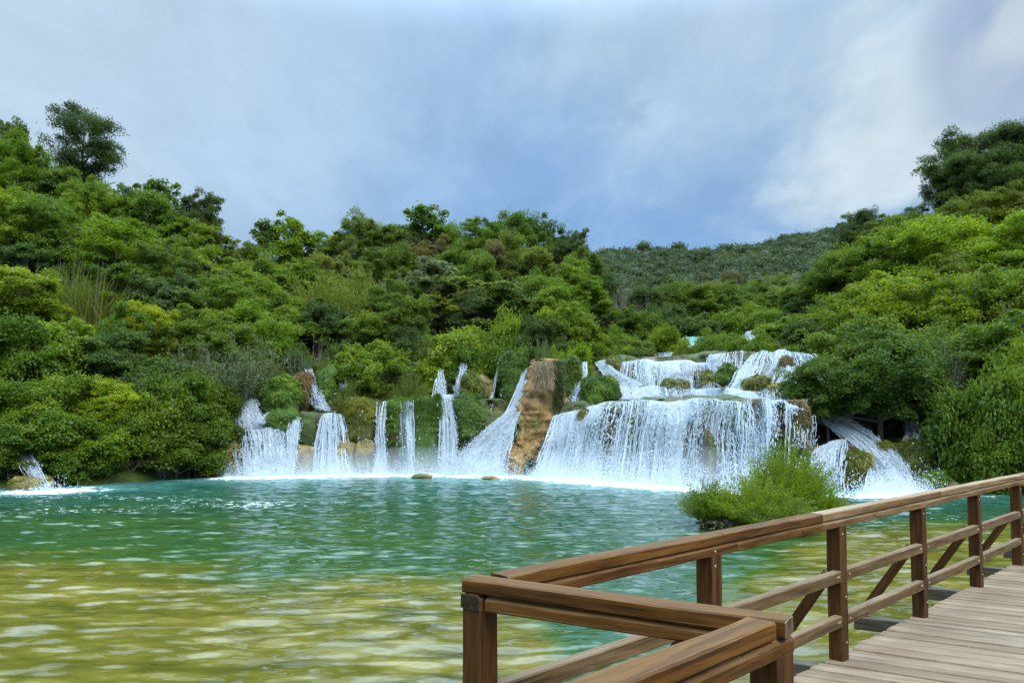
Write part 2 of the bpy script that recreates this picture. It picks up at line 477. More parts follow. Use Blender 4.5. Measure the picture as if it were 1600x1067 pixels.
def proto_wild(seed, H=6.5, Wd=5., nc=170, per=260, rc=(.26, .58), L=.14, lw=.085, low=.1, name='wild'):
    """irregular crown: leaf sprays at the ends of branches that fill an uneven envelope"""
    rng = np.random.default_rng(seed)
    C, k = [], 0
    while len(C) < nc and k < nc * 8:
        k += 1
        d = unit(rng.normal(size=3))
        f = (.35 + .65 * rng.random() ** .45) * (1 + .42 * float(fbm(d * 1.5 + seed, 3, seed)))
        q = np.array((0, 0, H * (.5 + low * .5))) + d * f * np.array((Wd * .46, Wd * .46, H * (.5 - low * .5) * .92))
        if q[2] > H or q[2] < H * low * .7: continue
        if vnoise(q * .75 + seed * 3.3, 9) > .42: continue
        C.append(q)
    C = np.array(C)
    big = np.clip(.5 + .5 * fbm(C * .55 + seed, 2, 4), 0, 1)
    cvar = np.clip(big * .6 + rng.random(len(C)) * .4, 0, 1)
    parts = [leaves(rng, C, rng.uniform(*rc, len(C)), per, L, lw, .8, shell=.25, stretch=1.3, cvar=cvar)]
    acc = Acc(); limb_set(rng, acc, .15, H, C[rng.choice(len(C), 34)] * .97, .25)
    return finish(name, parts, acc, H, Wd)

def proto_bush(seed, H=3., Wd=4., nl=10, nc=120, per=300, rc=(.28, .6), L=.13, lw=.08, droop=.3, name='bush'):
    rng = np.random.default_rng(seed)
    lobes = []
    for i in range(nl):
        a = rng.random() * 6.283; q = math.sqrt(rng.random())
        r = Wd * .40 * q; z = H * (.15 + .52 * rng.random() * (1 - q * .55))
        lobes.append((math.cos(a) * r, math.sin(a) * r, z, Wd * (.13 + .10 * rng.random())))
    lobes.append((0, 0, H * .55, H * .34))
    cl = lobes_clumps(rng, lobes, nc)
    C = cl[:, :3]; C[:, 2] = np.clip(C[:, 2], H * .04, None)
    lv = rng.random(len(lobes))
    cvar = np.clip(lv[cl[:, 3].astype(int)] * .5 + rng.random(len(C)) * .5, 0, 1)
    parts = [leaves(rng, C, rng.uniform(*rc, len(C)), per, L, lw, .78, droop=droop, cvar=cvar)]
    acc = Acc()
    for T in C[rng.choice(len(C), 14)]:
        b = np.array((rng.normal() * .15, rng.normal() * .15, -.4)); tube(acc, [b, b * .4 + T * .6 * np.array((1, 1, .8)), T * .95], [.05, .035, .012], 5)
    return finish(name, parts, acc, H, Wd)

def proto_airy(seed, H=7., Wd=4., name='airy'):
    rng = np.random.default_rng(seed)
    acc = Acc(); C = []
    tp = np.array([[0, 0, -.8], [0, 0, 0], [rng.normal() * .1, 0, H * .35], [rng.normal() * .2, rng.normal() * .2, H * .7], [rng.normal() * .3, rng.normal() * .2, H * .97]])
    tube(acc, tp, [.16, .14, .1, .06, .015], 6)
    for k in range(26):
        t = .3 + .66 * rng.random(); a = rng.random() * 6.283
        s = np.array([np.interp(t, [0, .35, .7, .97], tp[1:, i]) for i in range(3)]); s[2] = t * H
        ln = Wd * .5 * (1.12 - t * .75) * (.6 + .55 * rng.random())
        e = s + np.array((math.cos(a) * ln, math.sin(a) * ln, ln * (.5 + .6 * rng.random())))
        e[2] = min(e[2], H)
        tube(acc, [s, (s + e) / 2 + np.array((0, 0, -.06)), e], [.035, .022, .008], 4)
        for q in (.5, .75, 1.0):
            C.append(s + (e - s) * q + rng.normal(size=3) * .15)
    C.append(np.array((tp[-1][0], tp[-1][1], H * .96)))
    C = np.array(C)
    parts = [leaves(rng, C, rng.uniform(.22, .42, len(C)), 95, .18, .10, .9, shell=.15)]
    return finish(name, parts, acc, H, Wd)

def proto_pine(seed, H=8., Wd=6., name='pine', base=.42, nlay=26):
    rng = np.random.default_rng(seed)
    acc = Acc(); C = []; Rr = []
    tp = np.array([[0, 0, -.8], [0, 0, 0], [.15, 0, H * .4], [rng.normal() * .3, rng.normal() * .2, H * .93]])
    tube(acc, tp, [.24, .2, .14, .03], 7)
    for k in range(nlay):
        t = base + (1 - base) * (k + rng.random()) / nlay
        a = rng.random() * 6.283
        prof = math.sqrt(max(.06, 1 - ((t - .70) / .34) ** 2))
        ln = Wd * .5 * prof * (.45 + .6 * rng.random())
        s = np.array((tp[2][0] * (1 - t) + tp[3][0] * t, 0, (t - .1) * H))
        e = np.array((math.cos(a) * ln, math.sin(a) * ln, t * H))
        tube(acc, [s, s * .45 + e * .55 + np.array((0, 0, -.12)), e], [.07, .045, .015], 5)
        for q in range(8):
            C.append(s * .28 * rng.random() + e * (1 - .28 * rng.random()) + rng.normal(size=3) * np.array((.45, .45, .22))); Rr.append(rng.uniform(.38, .7))
    C = np.array(C); C[:, 2] = np.minimum(C[:, 2], H * .97)
    parts = [leaves(rng, C, np.array(Rr) * 1.1, 300, .17, .05, .75, shell=.25, up=.5, alongdir=.4)]
    return finish(name, parts, acc, H, Wd)

def proto_willow(seed, H=4., Wd=3.4, name='willow', nst=230, per=72, L=.2, lw=.045, spread=.5, start=.25):
    """many upright arching stems clothed in narrow leaves"""
    rng = np.random.default_rng(seed)
    acc = Acc(); Vs, Fs, As = [], [], []; n = 0
    for k in range(nst):
        a = rng.random() * 6.283; q = rng.random() ** .6
        b = np.array((math.cos(a), math.sin(a), 0)) * Wd * .16 * q
        ln = H * (1 - .42 * q * rng.random()) * (.62 + .38 * rng.random())
        tilt = spread * q * (1.05 + .35 * rng.random())
        tt = np.linspace(0, 1, 6)
        out_ = np.array((math.cos(a), math.sin(a), 0))
        pts = b + out_ * (np.sin(tilt) * ln * tt ** 1.25)[:, None] + np.array((0, 0, 1.)) * (ln * (tt * math.cos(tilt * .9) - .10 * q * tt ** 3))[:, None]
        pts += rng.normal(size=pts.shape) * .03
        if k % 3 == 0: tube(acc, pts, np.linspace(.02, .004, 6), 3)
        tq = start + (1 - start) * rng.random(per)
        P = np.stack([np.interp(tq, tt, pts[:, i]) for i in range(3)], 1) + rng.normal(size=(per, 3)) * .06
        d = unit(out_ * (.3 + .5 * q) + np.array((0, 0, .8)) + rng.normal(size=(per, 3)) * .6)
        s = unit(np.cross(d, rng.normal(size=(per, 3))))
        sz = (.7 + .6 * rng.random(per))[:, None]
        V = np.stack([P, P + d * L * .5 * sz + s * lw * .5, P + d * L * sz, P + d * L * .5 * sz - s * lw * .5], 1).reshape(-1, 3)
        Vs.append(V); Fs.append(np.arange(4 * per).reshape(-1, 4) + n); n += 4 * per
        As.append(np.repeat(np.clip(rng.normal(.5, .12) + rng.normal(size=per) * .14 + (tq - .6) * .3, 0, 1), 4))
    return finish(name, [(np.concatenate(Vs), np.concatenate(Fs), np.concatenate(As))], acc, H, Wd)

def proto_bare(seed, H=4., Wd=3., name='bare', n0=9, leafy=40):
    rng = np.random.default_rng(seed)
    acc = Acc(); tips = []
    def grow(p, d, ln, r, lev):
        d = unit(d); q = p + d * ln * .5 + rng.normal(size=3) * ln * .07; e = p + d * ln + rng.normal(size=3) * ln * .08
        tube(acc, [p, q, e], [r, r * .75, r * .5], 4 if lev < 2 else 3)
        if lev == 3: tips.append(e); return
        for k in range(3 if lev else 4):
            grow(q if k == 0 else e, d + rng.normal(size=3) * .5 + np.array((0, 0, .15)), ln * (.55 + .25 * rng.random()), r * .5, lev + 1)
    for k in range(n0):
        a = rng.random() * 6.283
        grow(np.array((math.cos(a) * .12, math.sin(a) * .12, -.2)), np.array((math.cos(a) * Wd / H * .8, math.sin(a) * Wd / H * .8, 1.0)), H * .42, .045, 0)
    tips = np.array(tips)
    parts = [leaves(rng, tips[rng.choice(len(tips), leafy)], np.full(leafy, .12), 6, .12, .07, 1.)]
    return finish(name, parts, acc, H, Wd, TWIG)

def proto_reed(seed, H=2.6, Wd=3.6, n=520, name='reed'):
    rng = np.random.default_rng(seed)
    Vs, Fs, As = [], [], []; m = 0
    acc = Acc()
    for k in range(n):
        b = np.array((rng.normal() * Wd * .2, rng.normal() * Wd * .16, 0)); a = rng.normal() * .9
        ln = H * (.55 + .6 * rng.random()); bend = .25 + .75 * rng.random()
        if k % 34 == 0:
            tube(acc, [b, b + np.array((math.cos(a) * .1, 0, ln * .6)), b + np.array((math.cos(a) * .35, 0, ln * 1.12))], [.009, .008, .004], 3); continue
        t = np.linspace(0, 1, 7); dr = np.array((math.cos(a) * (1 if rng.random() < .6 else -1), math.sin(a) * .6, 0))
        P = b + dr * (ln * bend * .75 * t ** 1.9)[:, None] + np.array((0, 0, 1)) * (ln * (t - bend * .42 * t ** 2.6))[:, None]
        w = .022 * (1 - t ** 2) + .003; s = np.array((rng.normal(), rng.normal(), 0)); s /= np.linalg.norm(s)
        V = np.concatenate([P - s * w[:, None], P + s * w[:, None]])
        Fc = np.array([(i, i + 1, i + 8, i + 7) for i in range(6)])
        Vs.append(V); Fs.append(Fc + m); m += 14
        As.append(np.full(14, np.clip(rng.normal(.5, .22), 0, 1)))
    return finish(name, [(np.concatenate(Vs), np.concatenate(Fs), np.concatenate(As))], acc, H, Wd, TWIG)

PROTOS = {}
def build_protos():
    PROTOS['round'] = [proto_round(1, nl=17), proto_round(2, H=6.5, Wd=4.6, nl=15), proto_wild(81), proto_wild(82, H=7.4, Wd=4.6), proto_wild(83, H=6, Wd=5.6), proto_wild(84, H=7, Wd=5), proto_wild(85, H=6.2, Wd=4.4, nc=140)]
    PROTOS['big'] = [proto_wild(91, H=9., Wd=7.6, nc=330, per=270, rc=(.30, .72)), proto_wild(92, H=10., Wd=7., nc=330, per=270, rc=(.30, .72)), proto_wild(93, H=8.6, Wd=8., nc=330, per=270, rc=(.30, .72)), proto_wild(94, H=9.6, Wd=7.4, nc=330, per=270, rc=(.30, .7), low=.05)]
    PROTOS['broad'] = [proto_round(11, H=5., Wd=6.4, base=.15, nl=16, nc=210, rc=(.3, .7), flat=.85, name='broad'), proto_round(12, H=5., Wd=6., base=.15, nl=17, nc=210, rc=(.3, .7), flat=.85, name='broad')]
    PROTOS['bush'] = [proto_bush(21), proto_bush(22, H=2.6), proto_bush(23, H=3.4, Wd=3.8)]
    PROTOS['airy'] = [proto_airy(31), proto_airy(32, H=7.5, Wd=3.6)]
    PROTOS['pine'] = [proto_pine(41), proto_pine(42, Wd=5.4, base=.3)]
    PROTOS['oak'] = [proto_pine(47, H=6., Wd=5.4, base=.2, nlay=15)]
    PROTOS['willow'] = [proto_willow(51), proto_willow(52, H=4.4, Wd=3.)]
    PROTOS['sallow'] = [proto_willow(55, H=2.6, Wd=3., nst=420, per=80, L=.12, lw=.034, spread=.95, start=.08, name='sallow'), proto_willow(56, H=3., Wd=2.6, nst=380, per=80, L=.12, lw=.034, spread=.75, start=.1, name='sallow')]
    PROTOS['bare'] = [proto_bare(61), proto_bare(62, H=4.5, Wd=2.6)]
    PROTOS['reed'] = [proto_reed(71)]

TINT = {'mid': (.088, .142, .010), 'bright': (.125, .192, .008), 'yellow': (.25, .30, .006), 'dark': (.050, .082, .014),
        'olive': (.115, .148, .020), 'grey': (.125, .155, .072), 'blue': (.074, .124, .024), 'brown': (.125, .112, .045), 'lime': (.17, .24, .008)}
TINTW = {'mid': 'mid green', 'bright': 'bright green', 'yellow': 'yellow tipped', 'dark': 'dark green', 'olive': 'olive green', 'grey': 'grey green', 'blue': 'cool green', 'brown': 'brownish', 'lime': 'lime green'}
KNAME = {'round': 'broadleaf_tree', 'broad': 'spreading_tree', 'bush': 'shrub', 'airy': 'slender_tree', 'pine': 'pine_tree', 'oak': 'oak_tree', 'willow': 'willow_tree', 'sallow': 'willow_shrub', 'bare': 'bare_tree', 'reed': 'reed_clump'}
KWORD = {'round': 'round crowned tree', 'broad': 'wide spreading tree', 'bush': 'dense bush', 'airy': 'thin see-through tree', 'pine': 'layered pine', 'oak': 'gappy evergreen oak', 'willow': 'feathery willow', 'sallow': 'feathery willow bush', 'bare': 'leafless twiggy tree', 'reed': 'arching reed clump'}
KCAT = {'round': 'tree', 'broad': 'tree', 'bush': 'bush', 'airy': 'tree', 'pine': 'pine', 'oak': 'tree', 'willow': 'tree', 'sallow': 'bush', 'bare': 'tree', 'reed': 'reeds'}
PARTN = {'bush': ('foliage', 'stem'), 'sallow': ('foliage', 'stem'), 'reed': ('foliage', 'stem'), 'bare': ('twig_leaves', 'branches')}
ORD = 'first second third fourth fifth sixth seventh eighth ninth tenth eleventh twelfth thirteenth fourteenth fifteenth sixteenth seventeenth eighteenth nineteenth twentieth'.split()
def ordinal(i):
    if i < 20: return ORD[i]
    t = {2: 'twenty', 3: 'thirty', 4: 'forty'}[(i + 1) // 10]
    return t + '-' + ORD[(i + 1) % 10 - 1] if (i + 1) % 10 else {30: 'thirtieth', 40: 'fortieth'}[i + 1]

TRNG = random.Random(7)
PLANTED = []
def plant(px, ytop, Y, wpx, kind, tint, row, z0=None, label=None, vary=.12, ybot=None):
    P = TRNG.choice(PROTOS['big' if kind == 'round' and wpx / F * Y > 5.4 else kind])
    top = at(px, ytop, Y)
    gz = float(ground_z(top[0], top[1])) if z0 is None else z0
    w = wpx / F * Y
    if z0 is None and ybot is None and kind in ('round', 'bush'): gz = min(gz, top[2] - w * (1.05 if kind == 'round' else .62))
    h = max(.8, top[2] - gz)
    hc = min(h, w * TRNG.uniform(1.35, 1.9) if kind not in ('airy', 'pine', 'willow') else w * 2.4)
    if ybot: hc = (top[2] - at(px, ybot, Y)[2]) / (1 - P.Z0)
    PLANTED.append(dict(px=px, ytop=ytop, h=h, w=w, kind=kind, row=row))
    o = empty(KNAME[kind], (top[0], top[1], gz), label or '', KCAT[kind])
    o['_row'] = row; o['_tint'] = tint; o['_kind'] = kind; o['_px'] = float(px); o['_y'] = float(ytop)
    rz = TRNG.random() * 6.283 if kind not in ('reed',) else TRNG.uniform(-.4, .4)
    o.rotation_euler = (0, 0, rz)
    pc, pt = PARTN.get(kind, ('crown', 'trunk'))
    c = link(pc, P.crown, o)
    sx = w / P.W; c.scale = (sx, sx * TRNG.uniform(.9, 1.1), hc / P.H); c.location = (0, 0, h - hc)
    k = 1 + TRNG.uniform(-vary, vary)
    t = TINT[tint]; c.color = (t[0] * k * TRNG.uniform(.92, 1.1), t[1] * k, t[2] * k * TRNG.uniform(.8, 1.3), 1)
    tr = link(pt, P.trunk, o)
    tr.scale = (sx, sx, h / P.H)
    return o

def label_trees():
    rows = {}
    for o in COL.objects:
        if '_row' in o: rows.setdefault((o['_row'], o['_tint'], o['_kind']), []).append(o)
    for (row, tint, kind), L in rows.items():
        L.sort(key=lambda o: o['_px'])
        for i, o in enumerate(L):
            if not o.get('label'):
                if len(L) == 1: o['label'] = f"{TINTW[tint]} {KWORD[kind]} {row}"
                else: o['label'] = f"{TINTW[tint]} {KWORD[kind]} {row}, {ordinal(i)} from left"
            o['group'] = ('trees ' if KCAT[kind] != 'bush' else 'bushes ') + row
    for o in COL.objects:
        for k in ('_row', '_tint', '_kind', '_px', '_y'):
            if k in o: del o[k]

def build_trees():
    T = []
    LS, LM, LL = 'on the left skyline', 'on the upper left slope', 'on the left bank'
    MS, MM, MF = 'on the middle skyline', 'halfway up the middle slope', 'just above the left falls'
    SS, SF = 'below the far hill', 'beside the upper cascades'
    RS, RM, RL = 'on the right skyline', 'on the right slope', 'on the right bank'
    def row(r, *a):
        for t in a: T.append((*t[:6], r) if len(t) == 6 else (*t[:6], r, t[6]))
    row(LS, (12, 193, 64, 90, 'round', 'dark'), (130, 170, 62, 128, 'oak', 'dark'), (-60, 190, 62, 120, 'round', 'mid'),
        (25, 222, 58, 120, 'round', 'bright'), (80, 266, 57, 110, 'round', 'mid'), (140, 288, 56, 120, 'round', 'bright'),
        (205, 292, 58, 90, 'round', 'mid'), (258, 287, 58, 70, 'airy', 'mid'), (245, 308, 56, 100, 'round', 'mid'),
        (317, 300, 57, 62, 'round', 'dark'), (295, 345, 55, 90, 'round', 'bright'), (345, 366, 58, 70, 'airy', 'olive'), (370, 385, 62, 70, 'round', 'mid'))
    row(LM, (15, 298, 50, 150, 'round', 'bright'), (100, 318, 51, 170, 'round', 'mid'), (190, 345, 50, 150, 'round', 'bright'),
        (255, 380, 49, 140, 'round', 'mid'), (320, 390, 51, 120, 'round', 'bright'), (40, 380, 47, 110, 'round', 'blue'),
        (200, 410, 46, 120, 'round', 'mid'), (275, 430, 46, 130, 'round', 'blue'), (345, 440, 47, 140, 'round', 'mid'),
        (118, 418, 44, 90, 'reed', 'olive'), (150, 432, 43.5, 90, 'reed', 'olive'), (85, 428, 44.5, 80, 'reed', 'olive'),
        (388, 420, 50, 100, 'round', 'bright'), (330, 405, 49, 70, 'airy', 'blue'))
    row(LL, (28, 415, 41, 120, 'round', 'lime'), (110, 500, 38, 120, 'round', 'lime'), (225, 480, 41, 110, 'round', 'mid'), (238, 474, 40.6, 74, 'round', 'yellow'),
        (30, 500, 36, 150, 'bush', 'mid'), (170, 520, 38.5, 110, 'round', 'blue'), (300, 480, 43, 120, 'round', 'mid'),
        (385, 470, 44, 120, 'round', 'bright'), (345, 498, 42, 130, 'round', 'mid'), (360, 530, 40.6, 120, 'willow', 'grey'), (310, 545, 40.2, 90, 'willow', 'grey'),
        (405, 540, 41.2, 70, 'willow', 'grey'), (415, 500, 43, 90, 'round', 'bright'),
        (178, 592, 35, 84, 'round', 'yellow'), (185, 625, 34.6, 70, 'bare', 'grey'), (100, 590, 34.4, 150, 'bush', 'bright'), (240, 560, 38, 110, 'round', 'blue'),
        (285, 585, 36.8, 130, 'bush', 'mid'), (25, 600, 32.6, 130, 'bush', 'bright'), (70, 640, 32.2, 130, 'bush', 'mid'),
        (120, 655, 33, 130, 'bush', 'bright'), (215, 640, 35, 100, 'bush', 'mid'), (265, 650, 35.8, 120, 'bush', 'mid'),
        (330, 650, 38.4, 70, 'bush', 'dark'), (175, 698, 34, 70, 'bush', 'mid'), (10, 665, 31.2, 100, 'bush', 'mid'), (-70, 560, 34, 180, 'bush', 'mid'),
        (-80, 640, 31, 160, 'bush', 'bright'), (255, 700, 35.2, 60, 'bare', 'brown'), (335, 590, 39.2, 80, 'bush', 'mid'), (205, 715, 34.2, 50, 'bare', 'grey'),
        (130, 690, 33, 110, 'bush', 'mid'), (300, 690, 36.6, 90, 'bush', 'mid'))
    row(MS, (397, 380, 70, 50, 'airy', 'mid'), (430, 348, 70, 70, 'airy', 'mid'), (474, 340, 68, 84, 'airy', 'bright'), (508, 372, 72, 50, 'airy', 'olive'),
        (560, 340, 70, 100, 'round', 'olive'), (612, 350, 71, 90, 'round', 'mid'), (667, 328, 73, 84, 'airy', 'mid'), (640, 352, 72, 70, 'round', 'dark'),
        (700, 350, 75, 80, 'round', 'mid'), (752, 343, 74, 90, 'round', 'mid'), (805, 335, 75, 110, 'round', 'mid'), (858, 352, 76, 80, 'round', 'dark'),
        (898, 358, 73, 56, 'airy', 'dark'), (893, 372, 72, 70, 'round', 'dark'), (450, 385, 68, 100, 'round', 'bright'), (525, 380, 70, 80, 'round', 'olive'), (400, 400, 66, 70, 'round', 'mid'))
    row(MM, (420, 405, 60, 90, 'round', 'mid'), (470, 410, 59, 100, 'round', 'bright'), (530, 400, 62, 90, 'round', 'olive'),
        (600, 388, 63, 110, 'round', 'mid'), (665, 375, 65, 90, 'round', 'brown'), (720, 385, 64, 90, 'round', 'mid'), (790, 368, 66, 100, 'round', 'olive'), (772, 380, 64.5, 60, 'round', 'brown'),
        (745, 400, 60, 80, 'round', 'mid'), (840, 392, 64, 90, 'round', 'olive'), (900, 405, 62, 80, 'round', 'bright'), (915, 390, 66, 60, 'round', 'mid'),
        (500, 435, 54, 110, 'willow', 'olive'), (560, 425, 56, 110, 'willow', 'olive'), (620, 440, 55, 90, 'round', 'mid'), (530, 450, 53, 90, 'willow', 'olive'),
        (690, 405, 56, 110, 'airy', 'grey'), (715, 430, 54, 90, 'airy', 'olive'), (655, 430, 56, 90, 'willow', 'grey'), (780, 445, 52, 100, 'airy', 'olive'), (745, 455, 53, 80, 'round', 'dark'),
        (870, 440, 54, 90, 'round', 'bright'), (830, 430, 57, 90, 'round', 'mid'), (430, 455, 50, 110, 'round', 'bright'), (925, 430, 60, 60, 'round', 'bright'))
    row(MF, (440, 480, 46, 100, 'round', 'bright'), (500, 470, 48, 90, 'round', 'dark'), (545, 495, 47.5, 90, 'round', 'mid'),
        (632, 462, 48, 84, 'round', 'mid'), (590, 490, 47.5, 90, 'round', 'mid'), (640, 510, 46, 76, 'round', 'dark'), (585, 535, 43, 120, 'round', 'bright'),
        (540, 535, 45, 70, 'bush', 'dark'), (720, 513, 45.5, 120, 'bush', 'bright'), (665, 535, 45.4, 70, 'bush', 'olive'), (690, 530, 46, 80, 'willow', 'grey'),
        (790, 492, 46, 90, 'bush', 'bright'), (832, 498, 45, 84, 'round', 'dark'), (885, 475, 47, 90, 'round', 'bright'), (850, 538, 41.8, 46, 'sallow', 'grey'), (834, 544, 41.8, 34, 'bush', 'mid'), (870, 546, 41.4, 34, 'bush', 'bright'),
        (482, 518, 42.2, 76, 'bare', 'olive'), (640, 585, 41.5, 56, 'sallow', 'olive'), (560, 590, 41.8, 70, 'bare', 'brown'), (612, 592, 41.6, 60, 'bare', 'brown'),
        (900, 540, 43.4, 64, 'bush', 'lime'), (765, 530, 44, 80, 'bush', 'mid'), (800, 545, 43.2, 80, 'bush', 'mid'), (520, 560, 43.6, 70, 'bush', 'dark'),
        (460, 540, 43, 70, 'bush', 'blue'), (730, 545, 43.4, 70, 'bush', 'mid'), (880, 530, 44, 60, 'round', 'dark'), (548, 600, 40.9, 46, 'sallow', 'olive'), (925, 520, 47, 70, 'bush', 'bright'), (985, 540, 48.6, 40, 'bush', 'bright'), (1075, 540, 49.8, 30, 'bush', 'mid'),
        (622, 606, 41.6, 40, 'sallow', 'mid'), (655, 602, 41.8, 44, 'bush', 'mid'), (572, 604, 41.9, 40, 'sallow', 'bright'), (745, 570, 43.0, 44, 'bush', 'bright'), (455, 566, 42.6, 44, 'sallow', 'olive'), (506, 562, 42.8, 40, 'bush', 'mid'), (668, 566, 43.6, 44, 'bush', 'bright'))
    row(SS, (945, 455, 66, 52, 'bare', 'grey'), (990, 437, 68, 66, 'bare', 'grey'), (958, 480, 64, 70, 'round', 'mid'), (1015, 455, 72, 90, 'round', 'dark'),
        (1062, 443, 80, 110, 'round', 'mid'), (1135, 428, 86, 80, 'round', 'brown'), (1112, 445, 78, 110, 'round', 'mid'), (1172, 442, 80, 100, 'round', 'mid'),
        (1040, 478, 66, 80, 'bush', 'blue'), (1000, 488, 64, 80, 'bush', 'mid'), (1088, 492, 64, 70, 'bush', 'blue'), (1140, 485, 70, 80, 'bush', 'mid'), (1190, 480, 68, 90, 'bush', 'bright'),
        (940, 432, 74, 60, 'round', 'dark'), (1225, 450, 76, 90, 'round', 'olive'), (1165, 462, 74, 80, 'round', 'mid'), (1210, 430, 90, 80, 'round', 'olive'))
    row(SF, (1040, 513, 51, 66, 'bush', 'lime'), (1115, 518, 51, 66, 'bush', 'mid'), (1060, 545, 48, 30, 'bush', 'mid'), (1150, 525, 49, 66, 'bush', 'mid'), (1195, 528, 46, 84, 'bush', 'mid'),
        (965, 515, 52, 60, 'bush', 'mid'), (990, 528, 50, 70, 'bush', 'mid'), (1220, 500, 56, 84, 'bush', 'bright'), (1245, 470, 60, 90, 'round', 'dark'),
        (1258, 500, 50, 90, 'bush', 'dark'), (945, 538, 47, 60, 'bush', 'mid'), (1000, 545, 47.2, 50, 'bush', 'dark'))
    row(RS, (1515, 208, 64, 130, 'pine', 'dark'), (1590, 203, 62, 110, 'pine', 'dark'), (1480, 262, 66, 76, 'pine', 'dark'), (1545, 240, 61, 110, 'pine', 'dark'), (1345, 331, 72, 60, 'pine', 'dark'),
        (1388, 338, 68, 76, 'round', 'olive'), (1335, 352, 70, 50, 'round', 'dark'), (1440, 322, 65, 80, 'round', 'mid'), (1560, 298, 58, 120, 'round', 'olive'), (1500, 318, 58, 90, 'round', 'olive'),
        (1660, 200, 62, 130, 'pine', 'dark'), (1650, 280, 56, 140, 'round', 'olive'))
    row(RM, (1425, 343, 56, 180, 'round', 'bright'), (1350, 383, 59, 130, 'round', 'mid'), (1512, 338, 52, 200, 'round', 'lime'), (1605, 334, 50, 180, 'round', 'lime'),
        (1296, 418, 62, 110, 'round', 'mid'), (1268, 442, 64, 90, 'round', 'mid'), (1340, 440, 51, 150, 'round', 'bright'), (1415, 430, 46, 190, 'round', 'lime'),
        (1520, 430, 42, 210, 'round', 'bright'), (1610, 420, 41, 180, 'round', 'mid'), (1290, 480, 54, 120, 'round', 'mid'), (1465, 398, 50, 130, 'round', 'olive'), (1690, 380, 44, 180, 'round', 'mid'))
    row(RL, (1335, 505, 42, 150, 'round', 'mid'), (1440, 510, 37.5, 170, 'round', 'mid'), (1520, 515, 34, 150, 'round', 'bright'), (1600, 490, 33, 170, 'round', 'mid'),
        (1558, 570, 30, 150, 'bush', 'mid'), (1615, 550, 30, 140, 'bush', 'bright'), (1552, 645, 29.4, 120, 'bush', 'mid'), (1610, 640, 28.6, 140, 'bush', 'mid'),
        (1490, 570, 33.6, 90, 'bush', 'bright'), (1450, 580, 34.5, 90, 'bush', 'dark'), (1480, 505, 33.0, 70, 'bare', 'grey'), (1545, 470, 36, 80, 'bare', 'brown'), (1700, 540, 29, 200, 'bush', 'mid'),
        (1710, 640, 27.6, 160, 'bush', 'mid'), (1478, 636, 33.6, 80, 'bush', 'dark'), (1280, 540, 41.5, 80, 'round', 'mid'))
    for t in T: plant(*t[:7])
    # the dark tree leaning over the right cascade
    for (px, yt, Y, w, zb, lb) in ((1372, 520, 33.4, 190, None, 'dark spreading tree overhanging the right cascade with its trunk in the white water'),
                                   (1292, 560, 33.2, 140, 1.2, 'low dark leafy tree hiding the right end of the main fall'),
                                   (1430, 540, 34.4, 120, None, 'dark leafy tree in shade beside the top of the right cascade')):
        plant(px, yt, Y, w, 'broad', 'dark', RL, zb, lb, .05, 648).children[0].color = (.062, .112, .014, 1)
    # island bushes
    for (px, yt, Y, w, k, t, lb) in ((1116, 754, 19.6, 92, 'sallow', 'mid', 'low bright willow bush at the left end of the island in the pool'),
                                     (1185, 750, 18.6, 126, 'sallow', 'bright', 'broad fresh green willow bush in the middle of the pool island'),
                                     (1226, 698, 19.8, 116, 'sallow', 'bright', 'tallest willow bush standing at the back of the pool island'),
                                     (1278, 750, 19.2, 84, 'sallow', 'bright', 'willow bush at the right end of the pool island'),
                                     (1225, 800, 17.8, 110, 'sallow', 'mid', 'low willow bush trailing in the water behind the handrail')):
        plant(px, yt, Y, w, k, t, 'on the island in the pool', .02, lb, .05)

# ------------------------------------------------------------------ undergrowth on the slopes
def build_undergrowth():
    rng = np.random.default_rng(99)
    n = 5200
    px = rng.uniform(-150, 1750, n); s = rng.random(n) ** 1.2 * 62
    sh = np.interp(px, TPX, TSH)
    Y = sh + 1.2 + s
    X = (px - 800) / F * Y
    keep = ~((px > 345) & (px < 1290) & (s < 5.5)) & ~((px > 1240) & (px < 1470) & (s < 3.2)) & ~((px > 930) & (px < 1290) & (s < 17))
    X, Y = X[keep], Y[keep]
    Z = ground_z(X, Y)
    C = np.stack([X, Y, Z + .1], 1)
    V, Fc, var = leaves(rng, C, rng.uniform(.4, .9, len(C)), 40, .30, .17, .8)
    me = mesh_np('undergrowth', V, Fc, LEAF, attrs={'var': var})
    o = tag(link('undergrowth', me), 'dense dark green scrub covering the ground between the trees', 'undergrowth', kind='stuff')
    o.color = (.095, .15, .014, 1)

# ------------------------------------------------------------------ far hill
def hill_z(X, Y):
    px = 800 + F * X / Y
    top = np.interp(px, [-600, 300, 900, 950, 1020, 1070, 1120, 1180, 1240, 1320, 1420, 1800, 2600], [470, 470, 418, 408, 401, 401, 405, 396, 382, 366, 350, 330, 330])
    zt = 2.6 + (664 - top) / 1200 * 330
    f = np.clip((Y - 175) / (330 - 175), 0, 1.6)
    prof = np.where(f < 1, f ** .9, 1 - (f - 1) * .5)
    return 9 + (zt - 9) * prof + fbm(np.stack([X * .02, Y * .02, X * 0], -1), 3, 3) * 3.0 * np.clip(f, 0, 1) * np.clip((1.05 - f) * 3, 0, 1)

